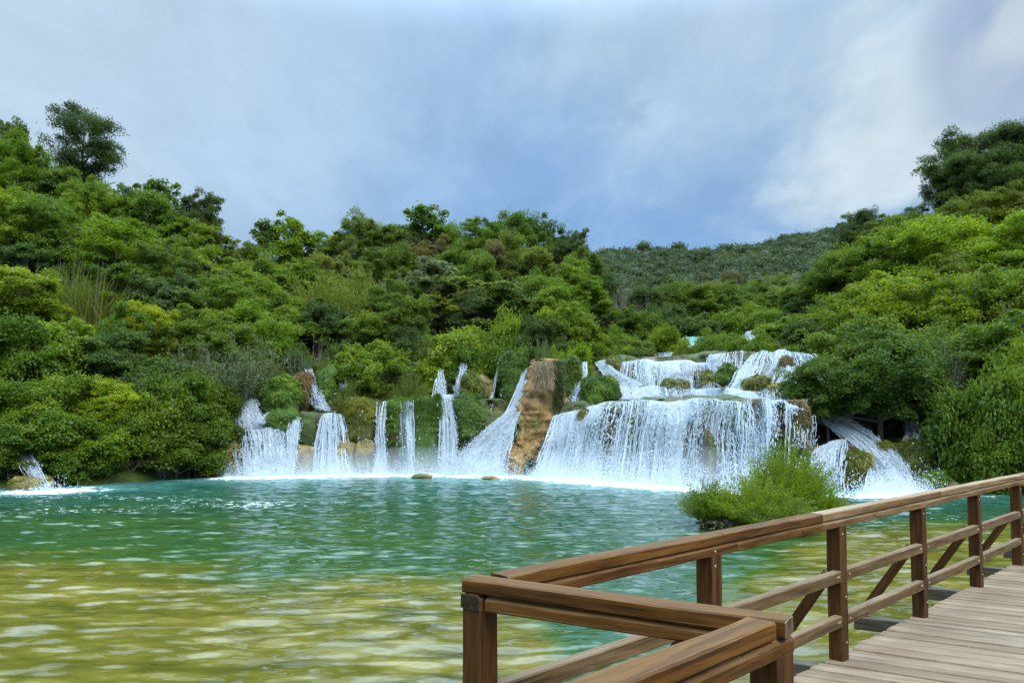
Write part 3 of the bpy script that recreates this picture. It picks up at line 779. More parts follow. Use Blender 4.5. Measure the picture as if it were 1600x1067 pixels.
def build_hill():
    xs = np.linspace(-420, 520, 150); ys = np.linspace(165, 420, 70)
    X, Y = np.meshgrid(xs, ys)
    me = mesh_np('hill', np.stack([X, Y, hill_z(X, Y)], -1).reshape(-1, 3), grid_faces(150, 70), SOIL, smooth=True)
    tag(link('hill', me), 'far wooded hill closing the valley behind the falls', 'hill', kind='structure')
    rng = np.random.default_rng(5)
    n = 4600
    px = rng.uniform(880, 1460, n); Y = 185 + 150 * rng.random(n) ** .8
    X = (px - 800) / F * Y; Z = hill_z(X, Y)
    sz = rng.uniform(1.3, 2.4, n) * np.where(rng.random(n) < .3, 1.6, 1.)
    tall = rng.random(n) < .07
    C = np.stack([X, Y, Z + sz * .6 + tall * 1.6], 1)
    cvar = np.clip(.45 + .3 * fbm(C * .03, 3, 4) + .7 * (rng.random(n) - .5), 0, 1)
    th = np.linspace(0, 2 * math.pi, 9, endpoint=False); ph = np.linspace(.05, 2.2, 7)
    T_, P_ = np.meshgrid(th, ph)
    D = np.stack([np.sin(P_) * np.cos(T_), np.sin(P_) * np.sin(T_), np.cos(P_)], -1).reshape(-1, 3)
    Q = C[:, None, :] + D[None] * (sz * .72)[:, None, None] * np.array((1, 1, .9))
    Q = Q + D[None] * (vnoise(Q * .9, 3) * .7 + vnoise(Q * 2.1, 5) * .4)[..., None]
    g = grid_faces(9, 7, True)
    Vd = Q.reshape(-1, 3); Fd = (g[None] + (np.arange(n) * 63)[:, None, None]).reshape(-1, 4)
    vd = np.clip(np.repeat(cvar, 63) + .22 * vnoise(Vd * 1.6, 8), 0, 1)
    V, Fc, var = leaves(rng, C, sz, 130, .75, .5, .9, lv=.10, shell=.6, up=.2, outw=.9, rnd=.6, stretch=.8, cvar=cvar)
    V = np.concatenate([Vd, V]); Fc = np.concatenate([Fd, Fc + len(Vd)]); var = np.concatenate([vd, var])
    me = mesh_np('forest', V, Fc, LEAF, attrs={'var': var})
    o = tag(link('forest', me), 'far dark pine and scrub forest covering the hill', 'forest', kind='stuff')
    o.color = (.048, .074, .020, 1)

# ------------------------------------------------------------------ rock
def catmull(P, n):
    P = np.asarray(P, float)
    if len(P) == 2: return P[0] + (P[1] - P[0]) * np.linspace(0, 1, n)[:, None]
    d = np.r_[0, np.cumsum(np.linalg.norm(np.diff(P, axis=0), axis=1))]; d /= d[-1]
    Q = np.concatenate([[2 * P[0] - P[1]], P, [2 * P[-1] - P[-2]]])
    t = np.linspace(0, 1, n); k = np.clip(np.searchsorted(d, t, side='right') - 1, 0, len(P) - 2)
    f = ((t - d[k]) / (d[k + 1] - d[k]))[:, None]
    a, b, c, e = Q[k], Q[k + 1], Q[k + 2], Q[k + 3]
    cr = .5 * (2 * b + (c - a) * f + (2 * a - 5 * b + 4 * c - e) * f ** 2 + (3 * b - a - 3 * c + e) * f ** 3)
    return cr * .6 + (b + (c - b) * f) * .4

def sheet_points(rows, nu, nv, dY=0.):
    Lp = catmull([at(*r[0]) for r in rows], nv); Rp = catmull([at(*r[1]) for r in rows], nv)
    u = np.linspace(0, 1, nu)
    P = Lp[:, None, :] + (Rp - Lp)[:, None, :] * u[None, :, None]
    P[..., 1] += dY
    return P

def cliff(rows, mat, label, nu=150, nv=70, amp=.45, cap=5.0, ridge=.25, seed=0, name='cliff'):
    P = sheet_points(rows, nu, nv)
    n1 = fbm(P * .9, 4, seed); n2 = vnoise(np.stack([P[..., 0] * 2.6, P[..., 1] * 2.6, P[..., 2] * .5], -1), seed + 9)
    n3 = fbm(P * 3.2, 3, seed + 3)
    P[..., 1] -= n1 * amp + n2 * ridge + n3 * .10
    P[..., 2] += n1 * .1 * (np.linspace(1, 0, nv)[:, None] ** 2)
    capr = [P[0] + np.array((0, k, .05 * k + 0)) + np.stack([0 * P[0, :, 0], 0 * P[0, :, 0], fbm(P[0] + k, 3, seed) * .12], -1) for k in (cap, cap * .6, cap * .3, cap * .1)]
    A = np.concatenate([np.stack(capr), P])
    me = mesh_np(name, A.reshape(-1, 3), grid_faces(nu, nv + 4), mat, smooth=True)
    return tag(link(name, me), label, 'cliff', kind='structure')

def blades(rng, Pt, Nm, n, L, wd, down=.7, outw=.55):
    L = L if down > .9 else L * .62; n = int(n * 1.35)
    """short hanging moss blades over surface points Pt with normals Nm"""
    k = rng.integers(0, len(Pt), n)
    P = Pt[k] + rng.normal(size=(n, 3)) * .035; d = unit(Nm[k] * outw + np.array((0, 0, -down)) + rng.normal(size=(n, 3)) * .28)
    s = unit(np.cross(d, Nm[k] + rng.normal(size=(n, 3)) * .4)); l = (L * (.5 + rng.random(n)))[:, None]
    V = np.stack([P - s * wd, P + s * wd, P + d * l + s * wd * .3, P + d * l - s * wd * .3], 1).reshape(-1, 3)
    big = vnoise(P * 1.8, 4) * .5
    return V, np.arange(4 * n).reshape(-1, 4), np.repeat(np.clip(.5 + big + rng.normal(size=n) * .14, 0, 1), 4)

def boulder(px0, px1, py0, py1, Y, rockmat, moss, label, seed, name='boulder', cat='boulder', mossL=.16, nbl=2600, depth=.8, mossfrom=-.25, rough=.16, group=None, sq=.8):
    if name == 'moss_curtain': sq, rough = .62, max(rough, .16)
    if name == 'moss_mound': sq, rough = 1.0, max(rough, .22)
    """rock filling photo box px0..px1 x py0..py1 at distance Y; moss = (tint colour) or None"""
    a, b = at(px0, py0, Y), at(px1, py1, Y)
    c = (a + b) / 2; hx = (b[0] - a[0]) / 2; hz = (a[2] - b[2]) / 2; hy = min(max(hx, hz) * depth, 1.4)
    c[1] = Y + hy * .6
    nu, nv = 44, 30
    th = np.linspace(0, 2 * math.pi, nu, endpoint=False); ph = np.linspace(.02, math.pi - .02, nv)
    TH_, PH = np.meshgrid(th, ph)
    D = np.stack([np.sin(PH) * np.cos(TH_), np.sin(PH) * np.sin(TH_), np.cos(PH)], -1)
    S = np.sign(D) * np.abs(D) ** sq
    S = S / np.maximum(1e-6, np.abs(S).max(-1, keepdims=True)) * np.linalg.norm(D, axis=-1, keepdims=True) * .22 + S * .78
    n = fbm(D * 1.7 + seed * 3.1, 4, seed)
    Pt = S * (1 + n[..., None] * rough) * np.array((hx, hy, hz))
    Pt = Pt + (fbm((Pt + c) * 3.0, 3, seed) * .07)[..., None] * D
    o = empty(name, (c[0], c[1], c[2] - hz), label, cat, group)
    Pl = Pt + np.array((0, 0, hz))
    link('rock', mesh_np('rock', Pl.reshape(-1, 3), grid_faces(nu, nv, True), rockmat, smooth=True), o)
    if moss:
        rng = np.random.default_rng(seed)
        P = Pl.reshape(-1, 3); Nn = unit(D.reshape(-1, 3) / np.array((hx, hy, hz)))
        w = (Nn[:, 2] > mossfrom) & (Nn[:, 1] < .5)
        if name == 'moss_curtain': w = (Nn[:, 1] < .5) & (P[:, 2] > hz * 2 * (.42 + .22 * vnoise(P * np.array((2.2, 0, 0)) + seed, 3)))
        # denser sampling between the grid points
        k = np.where(w)[0]
        V, Fc, var = blades(rng, P[k], Nn[k], nbl, mossL, .016)
        m = link('moss', mesh_np('moss', V, Fc, MOSSBLADE, attrs={'var': var}), o); m.color = (*moss, 1); m['kind'] = 'stuff'
    return o

GREEN, DEEP, YELG, BRN = (.095, .165, .012), (.070, .125, .012), (.16, .165, .018), (.17, .12, .045)

def build_rocks():
    cliff([((338, 570, 43), (560, 572, 44)), ((336, 618, 41.6), (560, 625, 42)), ((336, 640, 40.6), (560, 650, 41)), ((334, 690, 39.8), (560, 690, 40.2)), ((332, 760, 38.6), (560, 756, 39.2))], ROCK_WET, 'dark wet tufa cliff behind the left cascades', seed=1)
    cliff([((535, 575, 44.4), (842, 556, 44.2)), ((535, 600, 43.6), (842, 590, 43.4)), ((535, 640, 42.6), (842, 640, 42.4))], ROCK_WET, 'upper mossy rock step behind the narrow falls', seed=2, nv=40)
    cliff([((537, 629, 41.2), (800, 623, 41.4)), ((537, 634, 40.7), (802, 630, 40.9)), ((538, 690, 40.2), (804, 690, 40.2)), ((540, 756, 39.6), (806, 754, 39.4))], ROCK_WET, 'mossy tufa wall the narrow left falls drop over', seed=3, amp=.3, cap=2.2)
    cliff([((836, 628, 41.6), (1266, 622, 31.9)), ((832, 634, 41.1), (1264, 627, 31.3)), ((826, 690, 40.0), (1264, 690, 30.8)), ((820, 756, 38.8), (1264, 784, 30.3))], ROCK_WET, 'rock wall behind the wide main waterfall', nu=220, seed=4, amp=.28, cap=6.5)
    cliff([((892, 560, 46.4), (1300, 548, 43.4)), ((892, 590, 45.6), (1296, 590, 41.8)), ((888, 634, 44.4), (1292, 634, 39.4))], ROCK_WET, 'rock step under the second tier of falls', nu=190, nv=50, seed=5, amp=.35)
    cliff([((930, 560, 50.6), (1180, 552, 50.6)), ((930, 580, 49.4), (1180, 580, 49))], MOSS, 'low rock sill above the second tier', nv=20, seed=6, amp=.2)
    cliff([((1050, 529, 58.6), (1240, 519, 60)), ((1050, 556, 57.6), (1240, 548, 59))], MOSS, 'farthest rock sill with turquoise water', nv=20, seed=7, amp=.2)
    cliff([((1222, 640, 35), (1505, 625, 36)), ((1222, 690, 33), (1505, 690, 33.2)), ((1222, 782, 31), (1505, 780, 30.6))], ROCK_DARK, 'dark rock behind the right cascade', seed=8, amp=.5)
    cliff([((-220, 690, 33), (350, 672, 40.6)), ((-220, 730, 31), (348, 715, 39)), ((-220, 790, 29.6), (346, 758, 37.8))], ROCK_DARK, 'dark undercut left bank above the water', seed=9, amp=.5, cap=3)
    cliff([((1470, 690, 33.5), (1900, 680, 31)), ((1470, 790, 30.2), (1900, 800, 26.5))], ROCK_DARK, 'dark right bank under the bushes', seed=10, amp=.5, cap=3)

    B = boulder
    B(403, 470, 588, 652, 40.2, MOSS, GREEN, 'big green moss mound at the top of the leftmost stepped cascade', 11, 'moss_mound', 'moss mound', nbl=9000, mossL=.22, rough=.1)
    B(411, 464, 640, 676, 39.2, MOSS, GREEN, 'low moss mound parting the leftmost stepped cascade', 12, 'moss_mound', 'moss mound')
    B(450, 490, 585, 650, 41.2, MOSSY_BROWN, BRN, 'mound draped in brown hanging roots right of the big moss mound', 13, 'root_mound', 'root mound', nbl=7500, mossL=.28)
    B(495, 524, 577, 642, 41.2, MOSS, GREEN, 'narrow moss pillar between two thin upper trickles', 14, 'moss_mound', 'moss mound')
    B(456, 502, 645, 702, 39.8, ROCK_WET, None, 'dark grey wet rock between the two left cascades', 15)
    B(456, 492, 697, 748, 38.6, ROCK_YEL, None, 'ochre boulder at the foot between the two left cascades', 16)
    B(522, 552, 688, 748, 38.9, ROCK_YEL, None, 'tan boulder under the veil of the second cascade', 17)
    B(538, 586, 624, 700, 40.2, MOSSY_BROWN, YELG, 'hanging curtain of yellow green moss left of the narrow fall', 18, 'moss_curtain', 'moss curtain', nbl=7500, mossL=.28, depth=.4, rough=.08)
    B(552, 588, 690, 746, 39.3, ROCK_YEL, None, 'brown rock at the water left of the narrow fall', 19)
    B(607, 652, 622, 738, 39.9, MOSSY_BROWN, GREEN, 'green moss curtain right of the narrow fall', 20, 'moss_curtain', 'moss curtain', nbl=9000, mossL=.30, depth=.35, rough=.08)
    B(640, 690, 620, 736, 39.8, MOSS, DEEP, 'darker moss curtain left of the twin topped fall', 21, 'moss_curtain', 'moss curtain', nbl=9000, mossL=.30, depth=.35, rough=.08)
    B(722, 757, 583, 632, 41.2, MOSS, YELG, 'bright moss mound beside the twin topped fall', 22, 'moss_mound', 'moss mound', nbl=3600)
    B(708, 754, 618, 706, 40.0, MOSS, DEEP, 'mossy shoulder right of the twin topped fall', 23, 'moss_mound', 'moss mound', nbl=9000, mossL=.22)
    B(744, 770, 590, 640, 41.4, ROCK_YEL, YELG, 'brown rock by the thin forked trickle', 24, nbl=500)
    B(782, 828, 556, 645, 41.6, MOSS, DEEP, 'dark green moss column left of the tall brown rock', 25, 'moss_curtain', 'moss curtain', nbl=9000, mossL=.26, depth=.5, rough=.1)
    B(740, 800, 640, 700, 40.4, ROCK_WET, YELG, 'wet ledge under the thin forked trickle', 26, nbl=900)
    B(868, 908, 560, 648, 41.2, MOSS, DEEP, 'mossy wall right of the tall brown rock', 27, 'moss_curtain', 'moss curtain', nbl=9000, mossL=.24, depth=.4)
    B(908, 970, 586, 640, 39.6, MOSS, GREEN, 'rounded green boulder left of the second tier of falls', 28, 'moss_mound', 'moss mound', nbl=9000, mossL=.2)
    B(920, 942, 618, 640, 38.9, MOSS, GREEN, 'small moss cushion in front of the rounded green boulder', 29, 'moss_mound', 'moss mound', nbl=1200, mossL=.16)
    B(946, 970, 557, 598, 43.6, MOSSY_BROWN, YELG, 'upright brown mossy rock at the lip of the second tier', 30, nbl=1200)
    B(1034, 1056, 590, 614, 42.0, MOSSY_BROWN, YELG, 'small brown boulder splitting the second tier, the left of two', 31, nbl=600, mossL=.12)
    B(1052, 1078, 594, 622, 41.8, MOSSY_BROWN, YELG, 'brown boulder with water over it, the right of two in the second tier', 32, nbl=600, mossL=.12)
    B(1164, 1206, 588, 620, 37.6, MOSSY_BROWN, YELG, 'round brown mossy boulder under the sloping right cascade', 33, nbl=1400, mossL=.2)
    B(1124, 1154, 570, 604, 40.2, MOSS, GREEN, 'green moss slope between second tier and sloping cascade', 34, 'moss_mound', 'moss mound', nbl=1600, mossL=.18)
    B(1205, 1250, 600, 628, 36.6, ROCK_YEL, YELG, 'ochre mossy rock under the dark overhanging leaves', 35, nbl=1000, mossL=.16)
    B(1178, 1200, 626, 690, 31.6, MOSSY_BROWN, BRN, 'brown moss column showing through the main fall', 36, 'moss_curtain', 'moss curtain', nbl=2200, mossL=.22, depth=.5)
    B(1226, 1262, 630, 700, 30.9, MOSSY_BROWN, BRN, 'brown mossy overhang at the right end of the main fall', 37, 'moss_curtain', 'moss curtain', nbl=2600, mossL=.22, depth=.5)
    B(1256, 1322, 702, 792, 31.3, ROCK_YEL, None, 'tan rock dome under a veil of thin strands', 38, rough=.12)
    B(1314, 1364, 704, 776, 30.6, MOSSY_BROWN, YELG, 'brown mossy boulder left of the right cascade', 39, nbl=2600, mossL=.28, rough=.2)
    B(1412, 1462, 694, 762, 30.9, MOSSY_BROWN, YELG, 'mossy boulder right of the right cascade', 40, nbl=2200, mossL=.22, rough=.2)
    B(1446, 1486, 738, 776, 29.4, MOSSY_BROWN, GREEN, 'low round mossy rock at the water under the right bank', 41, nbl=1400, mossL=.18)
    B(1452, 1510, 692, 770, 31.4, ROCK_DARK, YELG, 'shaded mossy rock behind the low round one', 42, nbl=1400, mossL=.25)
    B(1478, 1500, 752, 778, 29.2, ROCK_YEL, None, 'small brown stone at the foot of the right bank', 49)
    B(12, 68, 744, 778, 29.9, ROCK_YEL, YELG, 'yellow rock by the tiny fall at the far left', 43, nbl=900, mossL=.12)
    B(642, 676, 741, 751, 36.0, ROCK_YEL, None, 'flat ochre rock breaking the water below the left falls', 44, rough=.1)
    B(752, 778, 744, 752, 35.2, ROCK_YEL, None, 'barely emerging flat stone below the diagonal fall', 45, rough=.1)
    B(338, 372, 688, 754, 38.5, ROCK_YEL, YELG, 'tan dripping rock left of the leftmost stepped cascade', 46, nbl=900, mossL=.3)
    B(298, 350, 668, 738, 38.0, MOSS, GREEN, 'green moss overhang with thin drips at the left bank', 47, 'moss_mound', 'moss mound', nbl=9000, mossL=.26)
    B(1372, 1400, 694, 718, 31.6, MOSSY_BROWN, YELG, 'mossy hump at the foot of the dark overhanging tree', 48, nbl=1200, mossL=.2)

    B(1100, 1292, 812, 850, 18.8, ROCK_DARK, YELG, 'low muddy islet the willow bushes in the pool grow from', 50, 'islet', 'islet', nbl=900, mossL=.12, depth=.5, rough=.2)

    B(1101, 1120, 676, 775, 31.35, ROCK_WET, None, 'dark wet rock rib showing through the lower middle of the main fall', 51, nbl=900, mossL=.25, depth=.5)
    B(906, 922, 640, 668, 37.0, MOSSY_BROWN, YELG, 'brown mossy knob at the left shoulder of the main fall', 53, nbl=600, mossL=.2)
    B(1096, 1120, 580, 612, 42.0, MOSSY_BROWN, YELG, 'brown rock at the right end of the second tier', 56, nbl=700, mossL=.2)
    B(1222, 1240, 556, 584, 39.0, MOSSY_BROWN, BRN, 'brown rock standing high in the sloping cascade', 57, nbl=600, mossL=.2)

    # the tall brown tufa outcrop
    rowsP = [(561, 830, 868), (570, 825, 872), (598, 826, 872), (612, 819, 876), (640, 808, 886), (656, 801, 888), (674, 798, 872), (692, 791, 856), (706, 793, 846), (720, 788, 834), (738, 794, 822), (762, 798, 818)]
    nv, nu = 90, 64
    q = np.linspace(0, 1, nv)
    k = np.linspace(0, 1, len(rowsP))
    py = np.interp(q, k, [r[0] for r in rowsP]); xl = np.interp(q, k, [r[1] for r in rowsP]); xr = np.interp(q, k, [r[2] for r in rowsP])
    Yd = np.interp(q, [0, .3, 1], [40.6, 40.2, 38.2])
    th = np.linspace(0, 2 * math.pi, nu, endpoint=False)
    Pts = np.zeros((nv, nu, 3))
    for j in range(nv):
        a, b = at(xl[j], py[j], Yd[j]), at(xr[j], py[j], Yd[j])
        c = (a + b) / 2; hx = (b[0] - a[0]) / 2
        cx, sy = np.sign(np.cos(th)) * np.abs(np.cos(th)) ** .75, np.sign(np.sin(th)) * np.abs(np.sin(th)) ** .75
        Pts[j, :, 0] = c[0] + hx * cx * (1 + .22 * float(fbm(np.array([j * .13, 7.7, 1.2]), 3, 3))) + .12 * float(fbm(np.array([j * .17, 2.7, 1.2]), 3, 9)); Pts[j, :, 1] = Yd[j] + .8 + .75 * sy; Pts[j, :, 2] = c[2]
    d = np.stack([np.cos(th), np.sin(th), 0 * th], -1)[None]
    w = Pts.copy()
    n = fbm(np.stack([w[..., 0] * 1.3 + w[..., 2] * .45, w[..., 1] * 1.3, w[..., 2] * .55], -1), 4, 21) * .34 + (.5 - np.abs(vnoise(np.stack([w[..., 0] * 2.0 + w[..., 2] * .8, w[..., 1] * 2.0, w[..., 2] * .55], -1), 8))) * .30 + (.5 - np.abs(vnoise(w * 3.1, 31))) * .24 + fbm(w * 5.4, 3, 12) * .06
    Pts = Pts + d * n[..., None]
    top = Pts[0].mean(0) + np.array((0, 0, .12))
    V = np.concatenate([np.broadcast_to(top, (1, nu, 3)), Pts]); base = at(810, 742, 38.9)
    o = empty('tufa_outcrop', base, 'tall orange brown tufa rock between the diagonal fall and the main fall', 'rock')
    link('rock', mesh_np('rock', (V - base).reshape(-1, 3), grid_faces(nu, nv + 1, True), ROCK_TUFA, smooth=True), o)
    rng = np.random.default_rng(3)
    # fringe of dead roots hanging off the top
    pts = np.array([at(px, rng.uniform(564, 590), 39.62 - abs(px - 850) * .002) for px in rng.uniform(834, 862, 900)]) - base
    Vb, Fb, var = blades(rng, pts, np.broadcast_to(np.array((0, -1., 0)), pts.shape), 1700, .55, .014, 1., .12)
    f = link('root_fringe', mesh_np('root_fringe', Vb, Fb, MOSSBLADE, attrs={'var': var}), o); f.color = (.27, .20, .115, 1)
    pts = np.array([at(px, rng.uniform(562, 640), 39.75) for px in rng.uniform(864, 880, 700)]) - base
    Vb, Fb, var = blades(rng, pts, np.broadcast_to(np.array((.5, -1., 0)), pts.shape), 1500, .4, .016)
    f = link('moss', mesh_np('moss', Vb, Fb, MOSSBLADE, attrs={'var': var}), o); f.color = (.075, .085, .018, 1)

# ------------------------------------------------------------------ waterfalls
FOAM = []     # points on the water where falls strike
def sheet(parent, rows, dens=.7, gaps=(), seed=0, flecks=1200, strands=60, bulge=.12, base=None, mat=None, soft=True, topd=0., lip=None, steps=()):
    P0 = np.asarray(base, float)
    rng = np.random.default_rng(seed + 1000)
    Pm = sheet_points(rows, 8, 12)
    width = np.linalg.norm(Pm[:, -1] - Pm[:, 0], axis=1).mean(); length = np.linalg.norm(np.diff(Pm.mean(1), axis=0), axis=1).sum()
    nu = int(np.clip(width / .07, 8, 170)); nv = int(np.clip(length / .09, 14, 70))
    P = sheet_points(rows, nu, nv)
    u = np.linspace(0, 1, nu); v = np.linspace(0, 1, nv); U, Vv = np.meshgrid(u, v)
    um, vm = U * width + seed * 13.7, Vv * length + seed * 5.3
    z0 = 0 * um
    P[..., 1] -= bulge * (vnoise(np.stack([um * 3.0, vm * .35, z0], -1), seed) + .6 * vnoise(np.stack([um * 8, vm * .9, z0], -1), seed + 2)) + .1 * np.sin(Vv * math.pi)
    P[..., 0] += .05 * vnoise(np.stack([um * 2, vm * 1.2, z0 + 5], -1), seed)
    P[..., 2] += .10 * vnoise(np.stack([um * 1.3, z0, z0], -1), seed + 6) * np.clip(1 - Vv * 4, 0, 1) * min(1, width / 3)
    if lip: P[..., 2] += np.interp(U, [a for a, _ in lip], [b for _, b in lip]) * (1 - Vv) ** 2.2
    for (su, sw, sv, sh_, sd) in steps:      # ledges the water bounces off on its way down
        P[..., 1] -= sd * np.exp(-((U - su) / sw) ** 2) * np.exp(-((Vv - sv) / sh_) ** 2 * np.where(Vv < sv, 6., 1.))
    lump = vnoise(np.stack([um * .9, vm * .8, z0], -1), seed + 8)
    P[..., 1] -= np.clip(lump, 0, 1) * .35 * min(1, width / 4)
    D = dens + (.48 * vnoise(np.stack([um * 1.1, vm * .22, z0], -1), seed + 4) + .18 * vnoise(np.stack([um * 3.0, vm * .45, z0], -1), seed + 14)) * (1.15 - dens * .5) + (Vv - .5) * .12 + topd * np.exp(-Vv * 7)
    for (gu, gw, v0, v1, st) in gaps:
        gu_ = gu + .35 * gw * vnoise(np.stack([vm * 1.1, z0, z0], -1), seed + int(gu * 100))
        D = D - st * np.exp(-((U - gu_) / gw) ** 2) * np.clip((Vv - v0) * 6, 0, 1) * np.clip((v1 - Vv) * 6 + .3, 0, 1)
    if soft:
        e = .10 / max(width, .3)
        D = D - .8 * np.exp(-(U / e * .6) ** 1.0) * .8 - .8 * np.exp(-((1 - U) / e * .6)) * .8
    D = np.clip(D, -.3, 1.15)
    me = mesh_np('water_sheet', (P - P0).reshape(-1, 3), grid_faces(nu, nv), mat or FALLW, uv=np.stack([um, vm], -1).reshape(-1, 2), attrs={'dens': D}, smooth=True)
    link('water_sheet', me, parent)
    # flecks and strands as real little bodies of white water
    acc = Acc()
    if flecks:
        n = flecks
        iu = rng.random(n) * (nu - 1.01); iv = (rng.random(n) ** .85) * (nv - 1.01)
        a, b = iu.astype(int), iv.astype(int); fu, fv = iu - a, iv - b
        pos = P[b, a] * ((1 - fu) * (1 - fv))[:, None] + P[b, a + 1] * (fu * (1 - fv))[:, None] + P[b + 1, a] * ((1 - fu) * fv)[:, None] + P[b + 1, a + 1] * (fu * fv)[:, None]
        dn = unit(P[b + 1, a] - P[b, a])
        keep = rng.random(n) < np.clip(D[b, a] * 1.15, .06, 1)
        pos, dn, fvv = pos[keep], dn[keep], (iv / nv)[keep]; n = len(pos)
        pos[:, 1] -= rng.random(n) * .10 + fvv * rng.random(n) * .22
        pos[:, 0] += rng.normal(size=n) * .04 * (1 + fvv)
        ax = unit(dn + rng.normal(size=(n, 3)) * .22); sd = unit(np.cross(ax, np.array((0, 1., 0)) + rng.normal(size=(n, 3)) * .4))
        l = (rng.uniform(.03, .11, n) * (1.2 - .4 * fvv))[:, None]; w = (.009 + .026 * rng.random(n) ** 2)[:, None]
        nn = np.cross(ax, sd)
        V = np.stack([pos - ax * l, pos + sd * w - nn * w * .4, pos + ax * l * .8, pos - sd * w - nn * w * .4], 1).reshape(-1, 3)
        acc.add(V - P0, np.arange(4 * n).reshape(-1, 4), np.repeat(np.clip(rng.normal(.7, .25, n), 0, 1), 4))
    for k in range(int(strands * .6)):
        uu = rng.random(); v0 = rng.random() * .6 * (rng.random() < .6); v1 = min(1, v0 + .25 + .75 * rng.random())
        js = np.linspace(v0 * (nv - 1), v1 * (nv - 1), 11).astype(int)
        ui = np.clip((uu + .02 * rng.normal(size=11).cumsum() * .35 / max(1, width * .6)) * (nu - 1), 0, nu - 1).astype(int)
        ui = np.sort(ui) if rng.random() < .5 else ui
        if D[js, ui].mean() < .62 * rng.random(): continue
        Q = P[js, ui].copy(); Q[:, 1] -= .03 + rng.random() * .12
        Q[:, 0] = np.interp(np.linspace(0, 1, 11), [0, .5, 1], Q[[0, 5, 10], 0]) + rng.normal(size=11) * .012
        w = rng.uniform(.008, .035) * (.4 + .8 * rng.random(11)); w[0] *= .5; w[-1] *= .6
        s = np.array((1., rng.normal() * .3, 0)); s /= np.linalg.norm(s)
        V = np.concatenate([Q - s * w[:, None], Q + s * w[:, None]])
        acc.add(V - P0, np.array([(i, i + 1, i + 12, i + 11) for i in range(10)]), np.clip(rng.normal(.65, .25), 0, 1))
    if acc.n: link('white_strands', acc.me('white_strands', SPRAY), parent)['kind'] = 'stuff'
    return P, D

def splash(parent, base, pts, n, h=.6, seed=0, spread=.5):
    """droplets thrown up along the foot of a fall; pts = polyline of world points"""
    rng = np.random.default_rng(seed + 77)
    pts = np.array(pts); t = rng.random(n) * (len(pts) - 1.001); k = t.astype(int)
    P = pts[k] + (pts[k + 1] - pts[k]) * (t - k)[:, None]
    hh = rng.exponential(h * .45, n)
    P[:, 2] = np.maximum(P[:, 2], 0) + hh
    P[:, 1] -= np.abs(rng.normal(size=n)) * spread * .7 - .15; P[:, 0] += rng.normal(size=n) * spread * .6
    s = (rng.uniform(.010, .030, n))[:, None]
    a = unit(rng.normal(size=(n, 3))); b = unit(np.cross(a, rng.normal(size=(n, 3))))
    V = np.stack([P - a * s, P + b * s, P + a * s, P - b * s], 1).reshape(-1, 3) - np.asarray(base)
    link('spray', mesh_np('spray', V, np.arange(4 * n).reshape(-1, 4), SPRAY, attrs={'var': np.repeat(rng.random(n) * .5 + .5, 4)}), parent)['kind'] = 'stuff'

def wf(label, px, py, Y):
    b = at(px, py, Y)
    return empty('waterfall', b, label, 'waterfall', 'waterfalls stepping down into the pool'), b

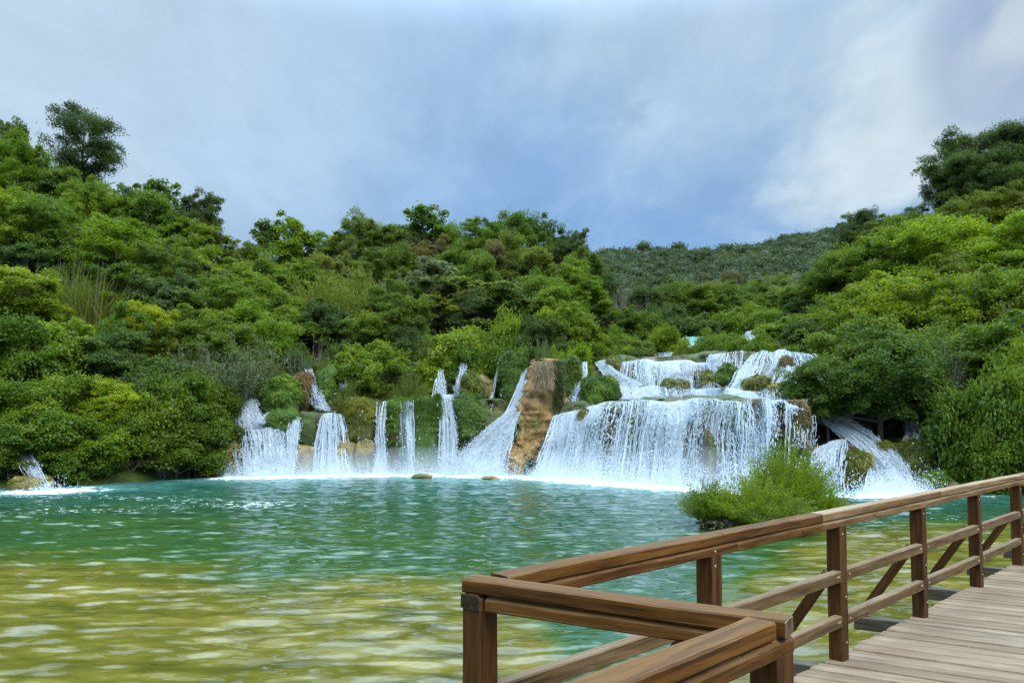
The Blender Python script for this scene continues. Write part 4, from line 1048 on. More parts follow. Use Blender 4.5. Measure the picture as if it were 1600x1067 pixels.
def build_falls():
    def foam(*pp):
        FOAM.append([on_plane(px, py, 0.0) for px, py in pp])
        return [np.array((*on_plane(px, py, 0.0)[:2], 0.0)) for px, py in pp]
    # far left
    o, b = wf('tiny white fall between leaves at the far left bank', 62, 765, 30)
    sheet(o, [((28, 706, 31.2), (50, 706, 31.2)), ((42, 735, 30.5), (72, 738, 30.5)), ((60, 768, 29.7), (92, 767, 29.7))], .72, seed=1, base=b, flecks=900, strands=40)
    splash(o, b, foam((58, 768), (100, 766)), 500, .3, 1)
    # drips
    o, b = wf('thin drips falling from the green moss overhang on the left bank', 300, 750, 36.5)
    for i, (x0, y0, y1, w) in enumerate(((298, 688, 750, 6), (303, 684, 750, 3), (344, 700, 749, 5), (349, 690, 749, 4), (285, 705, 750, 2), (316, 705, 750, 2))):
        sheet(o, [((x0 - w / 2 - 2, y0, 37.4), (x0 + w / 2 - 2, y0, 37.4)), ((x0 - w / 2, y1, 36.8), (x0 + w / 2, y1, 36.8))], .62, seed=20 + i, base=b, flecks=25, strands=6, bulge=.02)
    # left stepped cascade
    o, b = wf('leftmost stepped cascade pouring around a low moss mound', 410, 744, 38)
    sheet(o, [((378, 608, 40.6), (400, 612, 40.6)), ((368, 640, 40.0), (412, 642, 40.0)), ((358, 672, 39.3), (428, 674, 39.2))], .62, seed=2, base=b, flecks=1300, strands=110)
    sheet(o, [((360, 671, 39.2), (452, 668, 39.1)), ((364, 700, 38.6), (456, 700, 38.6)), ((370, 747, 37.6), (460, 747, 37.6))], .66, gaps=((.12, .06, 0, 1, .45), (.48, .07, .2, .9, .35)), seed=3, base=b, flecks=2200, strands=160)
    sheet(o, [((408, 645, 39.6), (444, 642, 39.6)), ((400, 658, 39.1), (414, 664, 39.1))], .75, seed=4, base=b, flecks=200, strands=20)
    sheet(o, [((452, 648, 39.4), (470, 652, 39.4)), ((449, 680, 38.9), (469, 682, 38.9)), ((446, 745, 37.9), (462, 745, 37.9))], .74, seed=5, base=b, flecks=700, strands=50)
    sheet(o, [((350, 636, 39.9), (364, 640, 39.9)), ((360, 674, 39.2), (376, 674, 39.2))], .7, seed=6, base=b, flecks=200, strands=26)
    sheet(o, [((402, 600, 41), (414, 600, 41)), ((404, 640, 40.4), (412, 640, 40.4))], .45, seed=7, base=b, flecks=60, strands=12)
    splash(o, b, foam((360, 746), (470, 745)), 3600, .9, 2)
    # second
    o, b = wf('second cascade from the left, a thin veil below two trickles', 515, 742, 38.6)
    sheet(o, [((476, 576, 42), (490, 576, 42)), ((482, 605, 41.3), (500, 605, 41.2)), ((486, 636, 40.6), (524, 645, 40.4))], .64, seed=8, base=b, flecks=700, strands=60)
    sheet(o, [((516, 604, 41.3), (523, 604, 41.3)), ((520, 644, 40.5), (530, 645, 40.5))], .55, seed=9, base=b, flecks=100, strands=16)
    sheet(o, [((524, 586, 42), (546, 596, 42)), ((530, 606, 41.6), (548, 614, 41.6))], .5, seed=10, base=b, flecks=100, strands=12)
    sheet(o, [((502, 646, 40.1), (538, 647, 40.1)), ((491, 685, 39.3), (548, 685, 39.3)), ((484, 745, 38.3), (554, 745, 38.3))], .48, gaps=((.8, .1, .2, 1, .2),), seed=11, base=b, flecks=1300, strands=130)
    splash(o, b, foam((470, 745), (560, 743)), 1200, .4, 3)
    # narrow
    o, b = wf('narrow straight fall down the mossy wall with thin side trickles', 598, 740, 39)
    sheet(o, [((588, 627, 40.4), (612, 627, 40.4)), ((587, 640, 39.9), (608, 642, 39.9)), ((586, 680, 39.5), (606, 682, 39.5)), ((583, 742, 38.9), (610, 743, 38.9))], .66, seed=12, base=b, flecks=800, strands=80)
    for i, (x0, y0, x1, y1, w) in enumerate(((612, 628, 606, 700, 8), (634, 640, 632, 742, 5), (640, 625, 636, 742, 4), (661, 680, 663, 742, 4), (568, 640, 562, 742, 4), (626, 690, 630, 742, 5))):
        sheet(o, [((x0 - w / 2, y0, 39.7), (x0 + w / 2, y0, 39.7)), ((x1 - w * .8, y1, 39.0), (x1 + w * .8, y1, 39.0))], .5, seed=30 + i, base=b, flecks=60, strands=12, bulge=.03)
    splash(o, b, foam((560, 743), (680, 741)), 2000, .45, 4)
    sheet(o, [((556, 634, 40.0), (588, 630, 40.0)), ((554, 742, 39.0), (588, 742, 39.0))], .26, seed=70, base=b, flecks=90, strands=10, bulge=.05)
    sheet(o, [((612, 626, 39.7), (684, 624, 39.7)), ((612, 742, 38.9), (684, 741, 38.9))], .20, seed=71, base=b, flecks=240, strands=22, bulge=.06)
    # twin topped
    o, b = wf('twin topped fall that drops beside the dark moss curtain', 700, 740, 39)
    sheet(o, [((683, 578, 43), (692, 578, 43)), ((680, 595, 42.4), (697, 595, 42.4)), ((672, 620, 41.6), (701, 622, 41.6))], .70, seed=13, base=b, flecks=600, strands=50)
    sheet(o, [((715, 568, 43), (731, 566, 43)), ((712, 590, 42.4), (729, 590, 42.4)), ((706, 620, 41.6), (724, 616, 41.6))], .66, seed=14, base=b, flecks=600, strands=50)
    sheet(o, [((672, 618, 41.5), (716, 617, 41.5)), ((683, 626, 40.4), (706, 624, 40.4))], .8, seed=15, base=b, flecks=300, strands=20)
    sheet(o, [((684, 622, 40.4), (705, 620, 40.4)), ((686, 655, 39.8), (713, 655, 39.8)), ((683, 700, 39.3), (716, 700, 39.3)), ((682, 742, 38.9), (716, 742, 38.9))], .6, gaps=((.6, .12, .1, .5, .35),), seed=16, base=b, flecks=1700, strands=90)
    # forked trickle
    o, b = wf('thin forked trickle over the wet ledge left of the diagonal fall', 770, 650, 41)
    sheet(o, [((775, 563, 42.6), (783, 562, 42.6)), ((770, 590, 42), (778, 592, 42)), ((764, 608, 41.6), (774, 610, 41.6)), ((758, 645, 40.9), (772, 647, 40.9))], .66, seed=17, base=b, flecks=350, strands=40)
    sheet(o, [((781, 563, 42.6), (787, 566, 42.6)), ((785, 600, 41.8), (789, 602, 41.8)), ((776, 646, 40.9), (788, 642, 40.9))], .55, seed=18, base=b, flecks=200, strands=26)
    sheet(o, [((758, 645, 40.7), (776, 644, 40.7)), ((744, 668, 40.1), (758, 668, 40.1)), ((742, 690, 39.8), (748, 690, 39.8))], .5, seed=19, base=b, flecks=150, strands=20)
    # diagonal
    o, b = wf('dense diagonal chute widening down the left side of the tall brown rock', 750, 740, 38.4)
    P, D = sheet(o, [((817, 578, 41.6), (829, 573, 41.4)), ((808, 606, 41), (826, 602, 40.8)), ((801, 635, 40.4), (815, 636, 40.2)), ((768, 662, 39.8), (807, 662, 39.6)), ((722, 702, 39.2), (797, 702, 38.8)), ((694, 745, 38.4), (794, 746, 37.8))], 1.0, seed=21, base=b, flecks=5200, strands=150, bulge=.16)
    splash(o, b, foam((680, 743), (800, 745)), 6000, 1.1, 5, .8)
    # thin ones right of rock
    o, b = wf('pair of thin trickles on the mossy wall right of the tall brown rock', 882, 645, 40)
    for i, (x0, y0, x1, y1, w) in enumerate(((878, 576, 877, 645, 5), (891, 582, 887, 645, 7))):
        sheet(o, [((x0 - w / 2, y0, 40.8), (x0 + w / 2, y0, 40.8)), ((x1 - w * .8, y1, 40.2), (x1 + w * .8, y1, 40.2))], .5, seed=40 + i, base=b, flecks=70, strands=14, bulge=.03)
    # main fall
    o, b = wf('wide main waterfall, a broad white curtain dropping into the pool', 1060, 762, 32)
    sheet(o, [((906, 566, 42.8), (918, 565, 42.8)), ((903, 590, 41.6), (919, 588, 41.6)), ((892, 620, 40.4), (906, 617, 40.2)), ((868, 648, 39.6), (902, 642, 39.2))], .72, seed=22, base=b, flecks=800, strands=60)
    sheet(o, [((862, 648, 39.5), (922, 634, 38.4)), ((848, 690, 38.4), (925, 690, 37.2)), ((824, 746, 37.0), (930, 754, 35.4))], .76, gaps=((.62, .05, .2, 1, .55), (.3, .05, .3, 1, .35)), seed=23, base=b, flecks=3600, strands=190, topd=.2)
    px_u = lambda p: None
    sheet(o, [((902, 627, 38.6), (1248, 622, 30.9)), ((897, 633, 37.9), (1250, 627, 30.3)), ((888, 660, 37.3), (1250, 660, 29.9)), ((880, 700, 36.8), (1250, 705, 29.5)), ((868, 747, 36.2), (1250, 772, 28.9))], .60,
          gaps=((.58, .022, .25, 1, .75), (.615, .014, .35, 1, .5), (.22, .022, .15, 1, .35), (.12, .02, .3, .9, .3), (.36, .03, .25, 1, .45), (.47, .035, .35, 1, .38), (.84, .022, .0, .75, .8), (.93, .028, .05, 1, .75), (.73, .022, .2, .8, .3), (.885, .015, .1, .9, .5), (.985, .03, .1, 1, .6), (.66, .02, .5, 1, .3)),
          seed=24, base=b, lip=((0, -.55), (.06, -.25), (.14, -.05), (.3, .04), (.45, -.06), (.6, .05), (.78, -.02), (.86, -.16), (.93, .0), (1, -.4)), steps=((.70, .10, .16, .18, .55), (.50, .05, .35, .2, .35), (.33, .07, .22, .2, .45), (.16, .05, .3, .2, .4), (.90, .03, .25, .2, .35), (.80, .04, .45, .2, .3)), flecks=19000, strands=330, bulge=.18, topd=.25)
    sheet(o, [((960, 626, 36.8), (1210, 624, 31.4)), ((958, 650, 36.0), (1212, 650, 30.6)), ((955, 700, 35.4), (1212, 702, 29.9)), ((950, 752, 34.9), (1214, 770, 29.3))], .42, seed=25, base=b, flecks=6000, strands=120, bulge=.22, gaps=((.43, .04, .2, 1, .4), (.47, .03, .2, 1, .3)))
    pts = foam((826, 745), (870, 748), (950, 755), (1070, 763), (1160, 768), (1250, 772))
    splash(o, b, pts, 9000, .8, 6, .7)
    # grey strands under the tree
    o, b = wf('grey threads of water hanging under the low dark tree', 1255, 690, 31)
    sheet(o, [((1228, 655, 30.9), (1282, 650, 31.4)), ((1232, 700, 30.4), (1276, 698, 30.9))], .42, seed=26, base=b, flecks=300, strands=60)
    # second tier
    o, b = wf('second tier fall between the green boulder and the sloping cascade', 1050, 620, 42)
    sheet(o, [((968, 561, 44.4), (1128, 562, 43.6)), ((966, 572, 43.8), (1128, 574, 43.2)), ((962, 600, 43.1), (1129, 602, 42.4)), ((958, 624, 42.4), (1130, 624, 41.6))], .80, gaps=((.12, .03, .1, .7, .35), (.36, .03, .1, .8, .4), (.72, .03, .1, .8, .5), (.58, .02, .0, .6, .3)), seed=27, base=b, lip=((0, -.2), (.2, .0), (.35, -.14), (.55, .03), (.75, -.16), (1, -.02)), steps=((.2, .08, .5, .3, .6), (.55, .08, .4, .3, .5), (.85, .08, .55, .3, .6)), flecks=4600, strands=260, topd=.15)
    sheet(o, [((928, 566, 44), (946, 561, 44)), ((944, 590, 43), (966, 582, 43)), ((972, 618, 41.6), (1004, 600, 42))], .85, seed=28, base=b, flecks=1200, strands=60)
    sheet(o, [((965, 604, 42.2), (1128, 606, 41.6)), ((962, 624, 40.8), (1130, 624, 40.2))], .74, seed=29, base=b, flecks=3600, strands=60, bulge=.25)
    splash(o, b, [at(970, 622, 41.4), at(1128, 622, 41)], 2600, .5, 7, .5)
    # sill above
    o, b = wf('low sill of water above the second tier', 1030, 560, 49)
    sheet(o, [((940, 562, 49.2), (1062, 550, 49.8)), ((942, 572, 48.6), (1062, 566, 48.8))], .72, seed=50, base=b, flecks=600, strands=60, bulge=.05)
    sheet(o, [((1070, 553, 50), (1098, 553, 50)), ((1070, 566, 49), (1100, 566, 49))], .7, seed=51, base=b, flecks=200, strands=30, bulge=.05)
    # sloping right cascade
    o, b = wf('sloping cascade fanning over mossy rock right of the second tier', 1200, 615, 38)
    sheet(o, [((1172, 550, 41.6), (1272, 545, 40.2)), ((1158, 566, 40.6), (1284, 563, 39.2)), ((1140, 590, 39.4), (1290, 585, 38.0)), ((1126, 618, 38.2), (1292, 606, 36.6))], .68, gaps=((.25, .06, .1, .7, .4), (.5, .05, .2, .8, .45), (.42, .07, .55, 1, .7), (.75, .07, .3, 1, .4)), seed=52, base=b, lip=((0, -.3), (.2, 0), (.45, .06), (.7, -.1), (1, -.2)), steps=((.3, .1, .35, .25, .7), (.65, .1, .55, .25, .7)), flecks=5200, strands=260, bulge=.3)
    sheet(o, [((1108, 553, 43.6), (1164, 547, 42.6)), ((1100, 562, 43.2), (1164, 560, 42.2)), ((1118, 604, 41.8), (1150, 600, 41.2))], .66, gaps=((.4, .08, .3, 1, .4),), seed=53, base=b, flecks=1500, strands=90, bulge=.15)
    sheet(o, [((1128, 608, 37.8), (1236, 608, 36.0)), ((1130, 626, 36.2), (1238, 626, 33.4))], .66, seed=54, base=b, flecks=1800, strands=60, bulge=.2)
    # turquoise
    o, b = wf('small turquoise chute far up between two green bushes', 1084, 550, 55)
    sheet(o, [((1060, 527, 57.4), (1104, 526, 57.4)), ((1066, 538, 56.4), (1100, 538, 56.4)), ((1072, 556, 55.2), (1096, 556, 55.2))], .95, seed=55, base=b, flecks=200, strands=30, mat=FALLT, bulge=.05)
    o, b = wf('farthest short fall high on the right among the bushes', 1182, 532, 57.6)
    sheet(o, [((1162, 518, 59), (1206, 513, 59)), ((1160, 536, 58), (1202, 536, 58))], .66, seed=56, base=b, flecks=500, strands=60, bulge=.05)
    sheet(o, [((1210, 516, 59), (1226, 514, 59)), ((1210, 526, 58.4), (1226, 525, 58.4))], .6, seed=57, base=b, flecks=100, strands=20, bulge=.05)
    # right cascade
    o, b = wf('right cascade whose two arms meet under the dark overhanging tree', 1395, 766, 30)
    sheet(o, [((1280, 658, 33.4), (1304, 646, 33.4)), ((1290, 668, 33), (1342, 662, 33)), ((1322, 690, 32.2), (1378, 690, 32.0)), ((1350, 718, 31.2), (1406, 712, 31.2)), ((1352, 738, 30.4), (1424, 735, 30.4)), ((1346, 770, 29.2), (1448, 770, 29.2))], .92, gaps=((.1, .06, .6, 1, .4),), seed=58, base=b, flecks=5200, strands=160, bulge=.2)
    sheet(o, [((1398, 640, 34.2), (1416, 648, 34.2)), ((1414, 664, 33.4), (1443, 670, 33.2)), ((1404, 690, 32.4), (1428, 696, 32.2)), ((1386, 716, 31.2), (1408, 716, 31.2))], .8, seed=59, base=b, flecks=1500, strands=60, bulge=.15)
    sheet(o, [((1300, 690, 31.8), (1326, 684, 31.8)), ((1262, 700, 31.2), (1328, 700, 31.0)), ((1250, 722, 30.5), (1326, 722, 30.4)), ((1250, 775, 29.6), (1324, 772, 29.6))], .46, gaps=((.9, .1, .3, 1, .2),), seed=60, base=b, flecks=1700, strands=200, bulge=.15)
    sheet(o, [((1448, 728, 30.6), (1468, 722, 30.6)), ((1434, 756, 29.7), (1454, 758, 29.7))], .55, seed=61, base=b, flecks=250, strands=26)
    splash(o, b, foam((1325, 774), (1460, 772)), 3000, .5, 8, .5)
    o, b = wf('little fall peeping through the shrubs above the leftmost cascade', 452, 565, 43)
    sheet(o, [((444, 551, 42.4), (456, 551, 42.4)), ((446, 575, 41.9), (456, 577, 41.9))], .6, seed=62, base=b, flecks=150, strands=20)

# ------------------------------------------------------------------ water
WK = .62
def water_material():
    m, nt, nd, lk = newmat('pool_water')
    pos = N(nt, 'ShaderNodeNewGeometry').outputs['Position']
    foam = N(nt, 'ShaderNodeAttribute', attribute_name='foam').outputs['Fac']
    teal = N(nt, 'ShaderNodeAttribute', attribute_name='teal').outputs['Fac']
    shal = N(nt, 'ShaderNodeAttribute', attribute_name='shallow').outputs['Fac']
    lines = N(nt, 'ShaderNodeAttribute', attribute_name='lines').outputs['Fac']
    n1 = noise_n(nt, mapped(nt, pos, (.30, .55, 1)), 1.0, 5, .55)
    n2 = noise_n(nt, mapped(nt, pos, (1.1, 2.2, 1)), 1.0, 5, .6)
    sh = math_n(nt, 'ADD', shal, math_n(nt, 'MULTIPLY', math_n(nt, 'SUBTRACT', n1, .5), .9))
    bedn = math_n(nt, 'ADD', math_n(nt, 'MULTIPLY', n1, .4), math_n(nt, 'MULTIPLY', n2, .6))
    bed = ramp(nt, [(.30, (.030, .038, .010)), (.47, (.098, .088, .013)), (.66, (.185, .152, .030))], bedn)
    deep = ramp(nt, [(.0, (.022, .066, .018)), (.45, (.015, .056, .026)), (.8, (.020, .080, .058)), (1.0, (.075, .19, .165))], teal)
    mid = mixc(nt, n2, (.022, .060, .012), (.046, .085, .016))
    f1 = ramp(nt, [(.15, 0.0), (.55, 1.0)], sh); f2 = ramp(nt, [(.42, 0.0), (.86, 1.0)], sh)
    col = mixc(nt, f2.outputs[0], mixc(nt, f1.outputs[0], deep.outputs[0], mid), bed.outputs[0])
    # foam
    fa = noise_n(nt, mapped(nt, pos, (2.2, 1.6, 1)), 1.0, 6, .68, .6)
    fb = noise_n(nt, mapped(nt, pos, (4.0, 9.0, 1), (4, 4, 0)), 1.0, 5, .7, .3)
    x = math_n(nt, 'ADD', math_n(nt, 'MULTIPLY', fa, .6), math_n(nt, 'MULTIPLY', fb, .4))
    fm = N(nt, 'ShaderNodeMapRange', i_1=.71, i_2=.84)
    lk.new(math_n(nt, 'ADD', x, math_n(nt, 'MULTIPLY', foam, .75)), fm.inputs[0])
    fl = N(nt, 'ShaderNodeMapRange', i_1=.60, i_2=.66)
    fx = noise_n(nt, mapped(nt, pos, (2.6, 6.0, 1), (1, 7, 0)), 1.0, 6, .75, .2)
    lk.new(math_n(nt, 'ADD', fx, math_n(nt, 'MULTIPLY', math_n(nt, 'SUBTRACT', lines, .5), .16)), fl.inputs[0])
    flm = math_n(nt, 'MULTIPLY', fl.outputs[0], math_n(nt, 'GREATER_THAN', lines, .02))
    F_ = math_n(nt, 'MAXIMUM', fm.outputs[0], flm)
    col = mixc(nt, F_, col, (.80, .86, .88))
    # waves
    def slope(scale, loc, rot, detail, k, kx):
        n = nt.nodes.new('ShaderNodeTexNoise'); n.inputs['Scale'].default_value = 1.0; n.inputs['Detail'].default_value = detail
        n.inputs['Roughness'].default_value = .5; n.inputs['Distortion'].default_value = .4
        lk.new(mapped(nt, pos, scale, loc, rot), n.inputs['Vector'])
        a = N(nt, 'ShaderNodeVectorMath', operation='SUBTRACT'); lk.new(n.outputs['Color'], a.inputs[0]); a.inputs[1].default_value = (.5, .5, .5)
        b = N(nt, 'ShaderNodeVectorMath', operation='MULTIPLY'); lk.new(a.outputs[0], b.inputs[0]); b.inputs[1].default_value = (kx, k, 0)
        return b.outputs[0]
    def vadd(a, b):
        n = N(nt, 'ShaderNodeVectorMath', operation='ADD')
        for q, v in enumerate((a, b)):
            if isinstance(v, tuple): n.inputs[q].default_value = v
            else: lk.new(v, n.inputs[q])
        return n.outputs[0]
    sl = vadd(vadd(slope((1.7, 5.0, 1), (0, 0, 0), (0, 0, .10), 1.5, WK, WK * .4), slope((4.2, 12.0, 1), (5, 3, 0), (0, 0, -.1), 2.0, WK * .5, WK * .3)), slope((.35, 1.0, 1), (9, 3, 0), (0, 0, .2), 2.0, WK * .22, WK * .1))
    nv = N(nt, 'ShaderNodeVectorMath', operation='NORMALIZE'); lk.new(vadd(sl, N(nt, 'ShaderNodeNewGeometry').outputs['Normal']), nv.inputs[0])
    nb = nv.outputs[0]
    rough = mixc(nt, F_, (.035, .035, .035), (.6, .6, .6))
    p = principled(nt, col, .05, .5, nb); p.inputs['IOR'].default_value = 1.42
    lk.new(rough, p.inputs['Roughness'])
    out(nt, p.outputs[0]); return m

def build_water():
    xs = np.concatenate([[-160, -100, -60, -40, -30], np.arange(-26, 26, .13), [30, 40, 60, 100, 160]])
    ya = [7.0]
    while ya[-1] < 43.5: ya.append(ya[-1] + .05 + .0011 * ya[-1])
    ys = np.concatenate([[-120, -60, -30, -12, -4, 0, 3, 5], ya])
    X, Y = np.meshgrid(xs, ys)
    pts = np.stack([X, Y], -1)
    dmin = np.full(X.shape, 99.)
    for L in FOAM:
        L = np.array(L)[:, :2]
        for a, b in zip(L[:-1], L[1:]):
            ab = b - a; t = np.clip(((pts - a) @ ab) / (ab @ ab), 0, 1)
            d = np.linalg.norm(pts - (a + t[..., None] * ab), axis=-1)
            dmin = np.minimum(dmin, d)
    fo = np.exp(-(dmin / .8) ** 1.1) * .55 + np.exp(-dmin / 2.8) * .32
    px = 800 + F * X / np.maximum(Y, 1)
    te = np.clip(.22 + .5 * np.clip((Y - 17) / 14, 0, 1), 0, 1) + .55 * np.exp(-dmin / 2.6)
    te = np.where((px > 880) & (Y < 30), np.maximum(te, .5 * np.clip((Y - 13) / 8, 0, 1)), te)
    # shallow shelf: near and to the left, plus the right of the island
    edge = np.interp(px, [-200, 150, 300, 420, 560, 800, 900, 1000, 1150, 1300, 1450, 1600, 2000], [15.8, 15.6, 14.6, 13.3, 13.6, 12.6, 10.5, 9.0, 13.0, 19.5, 20, 20, 20])
    sh = .5 + (edge - Y) * .16
    sh = sh * (1 - .6 * np.exp(-(((px - 960) / 110) ** 4)))
    sh = np.maximum(sh, .30 * np.clip((26 - Y) / 6, 0, 1) * (px < 760))
    sh = np.clip(sh, 0, 1)
    # drifting foam lines
    li = np.exp(-((Y - (26.5 - (px - 200) * .004)) / 1.3) ** 2) * np.clip((520 - px) / 120, 0, 1) * .9 + np.exp(-((Y - (22.2 + px * .005)) / 1.1) ** 2) * np.clip((600 - px) / 200, 0, 1) * .9
    li += np.exp(-(((px - 540) / 130) ** 2 + ((Y - 14.8) / 1.2) ** 2)) * .45
    li += np.exp(-(((px - 1490) / 70) ** 2 + ((Y - 21) / 1.) ** 2)) * .7 + np.exp(-(((px - 60) / 120) ** 2 + ((Y - 29) / .8) ** 2)) * .8
    c, s_ = math.cos(.10), math.sin(.10)
    XR, YR = X * c + Y * s_, Y * c - X * s_
    z0 = np.zeros_like(X)
    wx = vnoise(np.stack([X * .7, Y * .9, z0], -1), 61) * .5
    Zw = .022 * vnoise(np.stack([XR * 2.2 + wx, YR * 6.4 + wx, z0], -1), 62) + .0095 * vnoise(np.stack([X * 4.2 - Y * .5, Y * 10.5 + wx * 2, z0 + 4], -1), 63) + .032 * vnoise(np.stack([X * .6, Y * 1.7, z0 + 9], -1), 64)
    Zw = np.where((Y < 6.5) | (np.abs(X) > 26), 0, Zw)
    V = np.stack([X, Y, Zw], -1).reshape(-1, 3)
    me = mesh_np('water', V, grid_faces(len(xs), len(ys)), water_material(), attrs={'foam': fo, 'teal': np.clip(te, 0, 1), 'shallow': sh, 'lines': np.clip(li * .8, 0, 1)}, smooth=True)
    tag(link('water', me), 'clear rippled green and teal pool below the waterfalls', 'water', kind='structure')

def build_mist():
    m, nt, nd, lk = newmat('fall_mist')
    v = N(nt, 'ShaderNodeVolumePrincipled'); v.inputs['Color'].default_value = (.95, .97, 1, 1); v.inputs['Density'].default_value = .28; v.inputs['Anisotropy'].default_value = .1
    o_ = nt.nodes.new('ShaderNodeOutputMaterial'); lk.new(v.outputs[0], o_.inputs[1])
    for pp, lab, rh in ((((352, 744), (420, 745), (480, 744), (600, 742), (690, 741), (800, 743)), 'thin white spray drifting along the foot of the left falls', .75),
                    (((822, 745), (900, 751), (980, 757), (1070, 762), (1160, 767), (1245, 771)), 'thin white spray drifting along the foot of the main fall', .9),
                    (((1335, 774), (1390, 773), (1448, 773)), 'thin white spray at the foot of the right cascade', .5)):
        P = catmull(np.array([on_plane(a, b, 0.) for a, b in pp]), 60)
        q = np.linspace(0, 1, 60); th = np.linspace(0, 2 * math.pi, 20, endpoint=False)
        env = np.clip(np.sin(q * math.pi), .02, 1) ** .4
        V = np.zeros((60, 20, 3))
        for j in range(60):
            h = rh * env[j] * (1 + .35 * float(vnoise(np.array([j * .13, 0, rh * 9]), 2)))
            V[j, :, 0] = P[j, 0]; V[j, :, 1] = P[j, 1] - .25 + 1.05 * env[j] * np.cos(th) * (1 - .8 * np.maximum(0, np.sin(th)))
            V[j, :, 2] = np.maximum(.03, .1 + h * np.sin(th) * 1.7)
        cap = np.concatenate([np.broadcast_to(V[0].mean(0), (1, 20, 3)), V, np.broadcast_to(V[-1].mean(0), (1, 20, 3))])
        tag(link('mist', mesh_np('mist', cap.reshape(-1, 3), grid_faces(20, 62, True), m, smooth=True)), lab, 'mist', kind='stuff')

# ------------------------------------------------------------------ boardwalk
DZ = 1.01
def beam(name, p0, p1, prof, mat, parent, seg=.12, wob=.0022, roll=0., seed=0):
    """extrude a (side, up) profile from p0 to p1; local x runs along the grain"""
    p0, p1 = np.array(p0, float), np.array(p1, float); d = p1 - p0; L = np.linalg.norm(d); d /= L
    up = np.array((0, 0, 1.0)) if abs(d[2]) < .9 else np.array((d[1] * 0 + .7071, -.7071, 0))
    s = np.cross(up, d); s /= np.linalg.norm(s); up = np.cross(d, s)
    prof = np.array(prof, float); k = len(prof); n = max(3, int(L / seg) + 1)
    x = np.linspace(0, L, n)
    V = np.zeros((n, k, 3)); V[..., 0] = x[:, None]; V[..., 1] = prof[None, :, 0]; V[..., 2] = prof[None, :, 1]
    rng = np.random.default_rng(seed + int(L * 1000))
    nz = np.stack([fbm(np.stack([V[..., 0] * 2.2, V[..., 1] * 14 + 3 * q, V[..., 2] * 14], -1) + rng.random() * 50, 3, seed) for q in (0, 1)], -1)
    V[..., 1:] += nz * wob
    V = V.reshape(-1, 3)
    Fq = grid_faces(k, n, True)
    me = bpy.data.meshes.new(name)
    faces = [tuple(f) for f in Fq.tolist()] + [tuple(range(k)), tuple(range((n - 1) * k + k - 1, (n - 1) * k - 1, -1))]
    me.from_pydata(V.tolist(), [], faces); me.materials.append(mat)
    import bmesh
    bm = bmesh.new(); bm.from_mesh(me); bmesh.ops.recalc_face_normals(bm, faces=bm.faces); bm.to_mesh(me); bm.free()
    o = link(name, me, parent)
    M = Matrix((d.tolist(), s.tolist(), up.tolist())).transposed().to_4x4(); M.translation = Vector(p0.tolist())
    o.matrix_basis = M
    return o

def rectp(w, h, c=.006, top=0.):
    """w wide, hanging h below 'top', chamfered"""
    a = w / 2
    return [(-a + c, top), (a - c, top), (a, top - c), (a, top - h + c), (a - c, top - h), (-a + c, top - h), (-a, top - h + c), (-a, top - c)]

RAILP = [(-.043, 0), (.043, 0), (.049, -.006), (.049, -.044), (.044, -.050), (.030, -.053), (.030, -.058), (.046, -.068), (.049, -.072), (.049, -.104), (.044, -.110),
         (-.044, -.110), (-.049, -.104), (-.049, -.072), (-.046, -.068), (-.030, -.058), (-.030, -.053), (-.044, -.050), (-.049, -.044), (-.049, -.006)]
RAILT = [(-.043, 0), (.043, 0), (.049, -.006), (.049, -.046), (.044, -.052), (-.044, -.052), (-.049, -.046), (-.049, -.006)]
RAILB = [(-.032, -.052), (.032, -.052), (.032, -.058), (.046, -.066), (.049, -.070), (.049, -.104), (.044, -.110), (-.044, -.110), (-.049, -.104), (-.049, -.070), (-.046, -.066), (-.032, -.058)]

def bolt(parent_obj, world_p, nrm):
    p = Vector([float(c) for c in world_p]); nrm = Vector(nrm).normalized()
    acc = Acc(); th = np.linspace(0, 2 * math.pi, 10, endpoint=False)
    rings = [(.0085, 0), (.008, .003), (.005, .005), (.0005, .0055)]
    V = np.array([[(r * math.cos(t), r * math.sin(t), h) for t in th] for r, h in rings]).reshape(-1, 3)
    me = mesh_np('bolt', V, grid_faces(10, 4, True), STEEL, smooth=True)
    o = bpy.data.objects.new('bolt', me); COL.objects.link(o); o.parent = parent_obj
    Mw = Matrix.Translation(p) @ nrm.to_track_quat('Z', 'Y').to_matrix().to_4x4()
    o.matrix_basis = parent_obj.matrix_basis.inverted() @ Mw
    return o

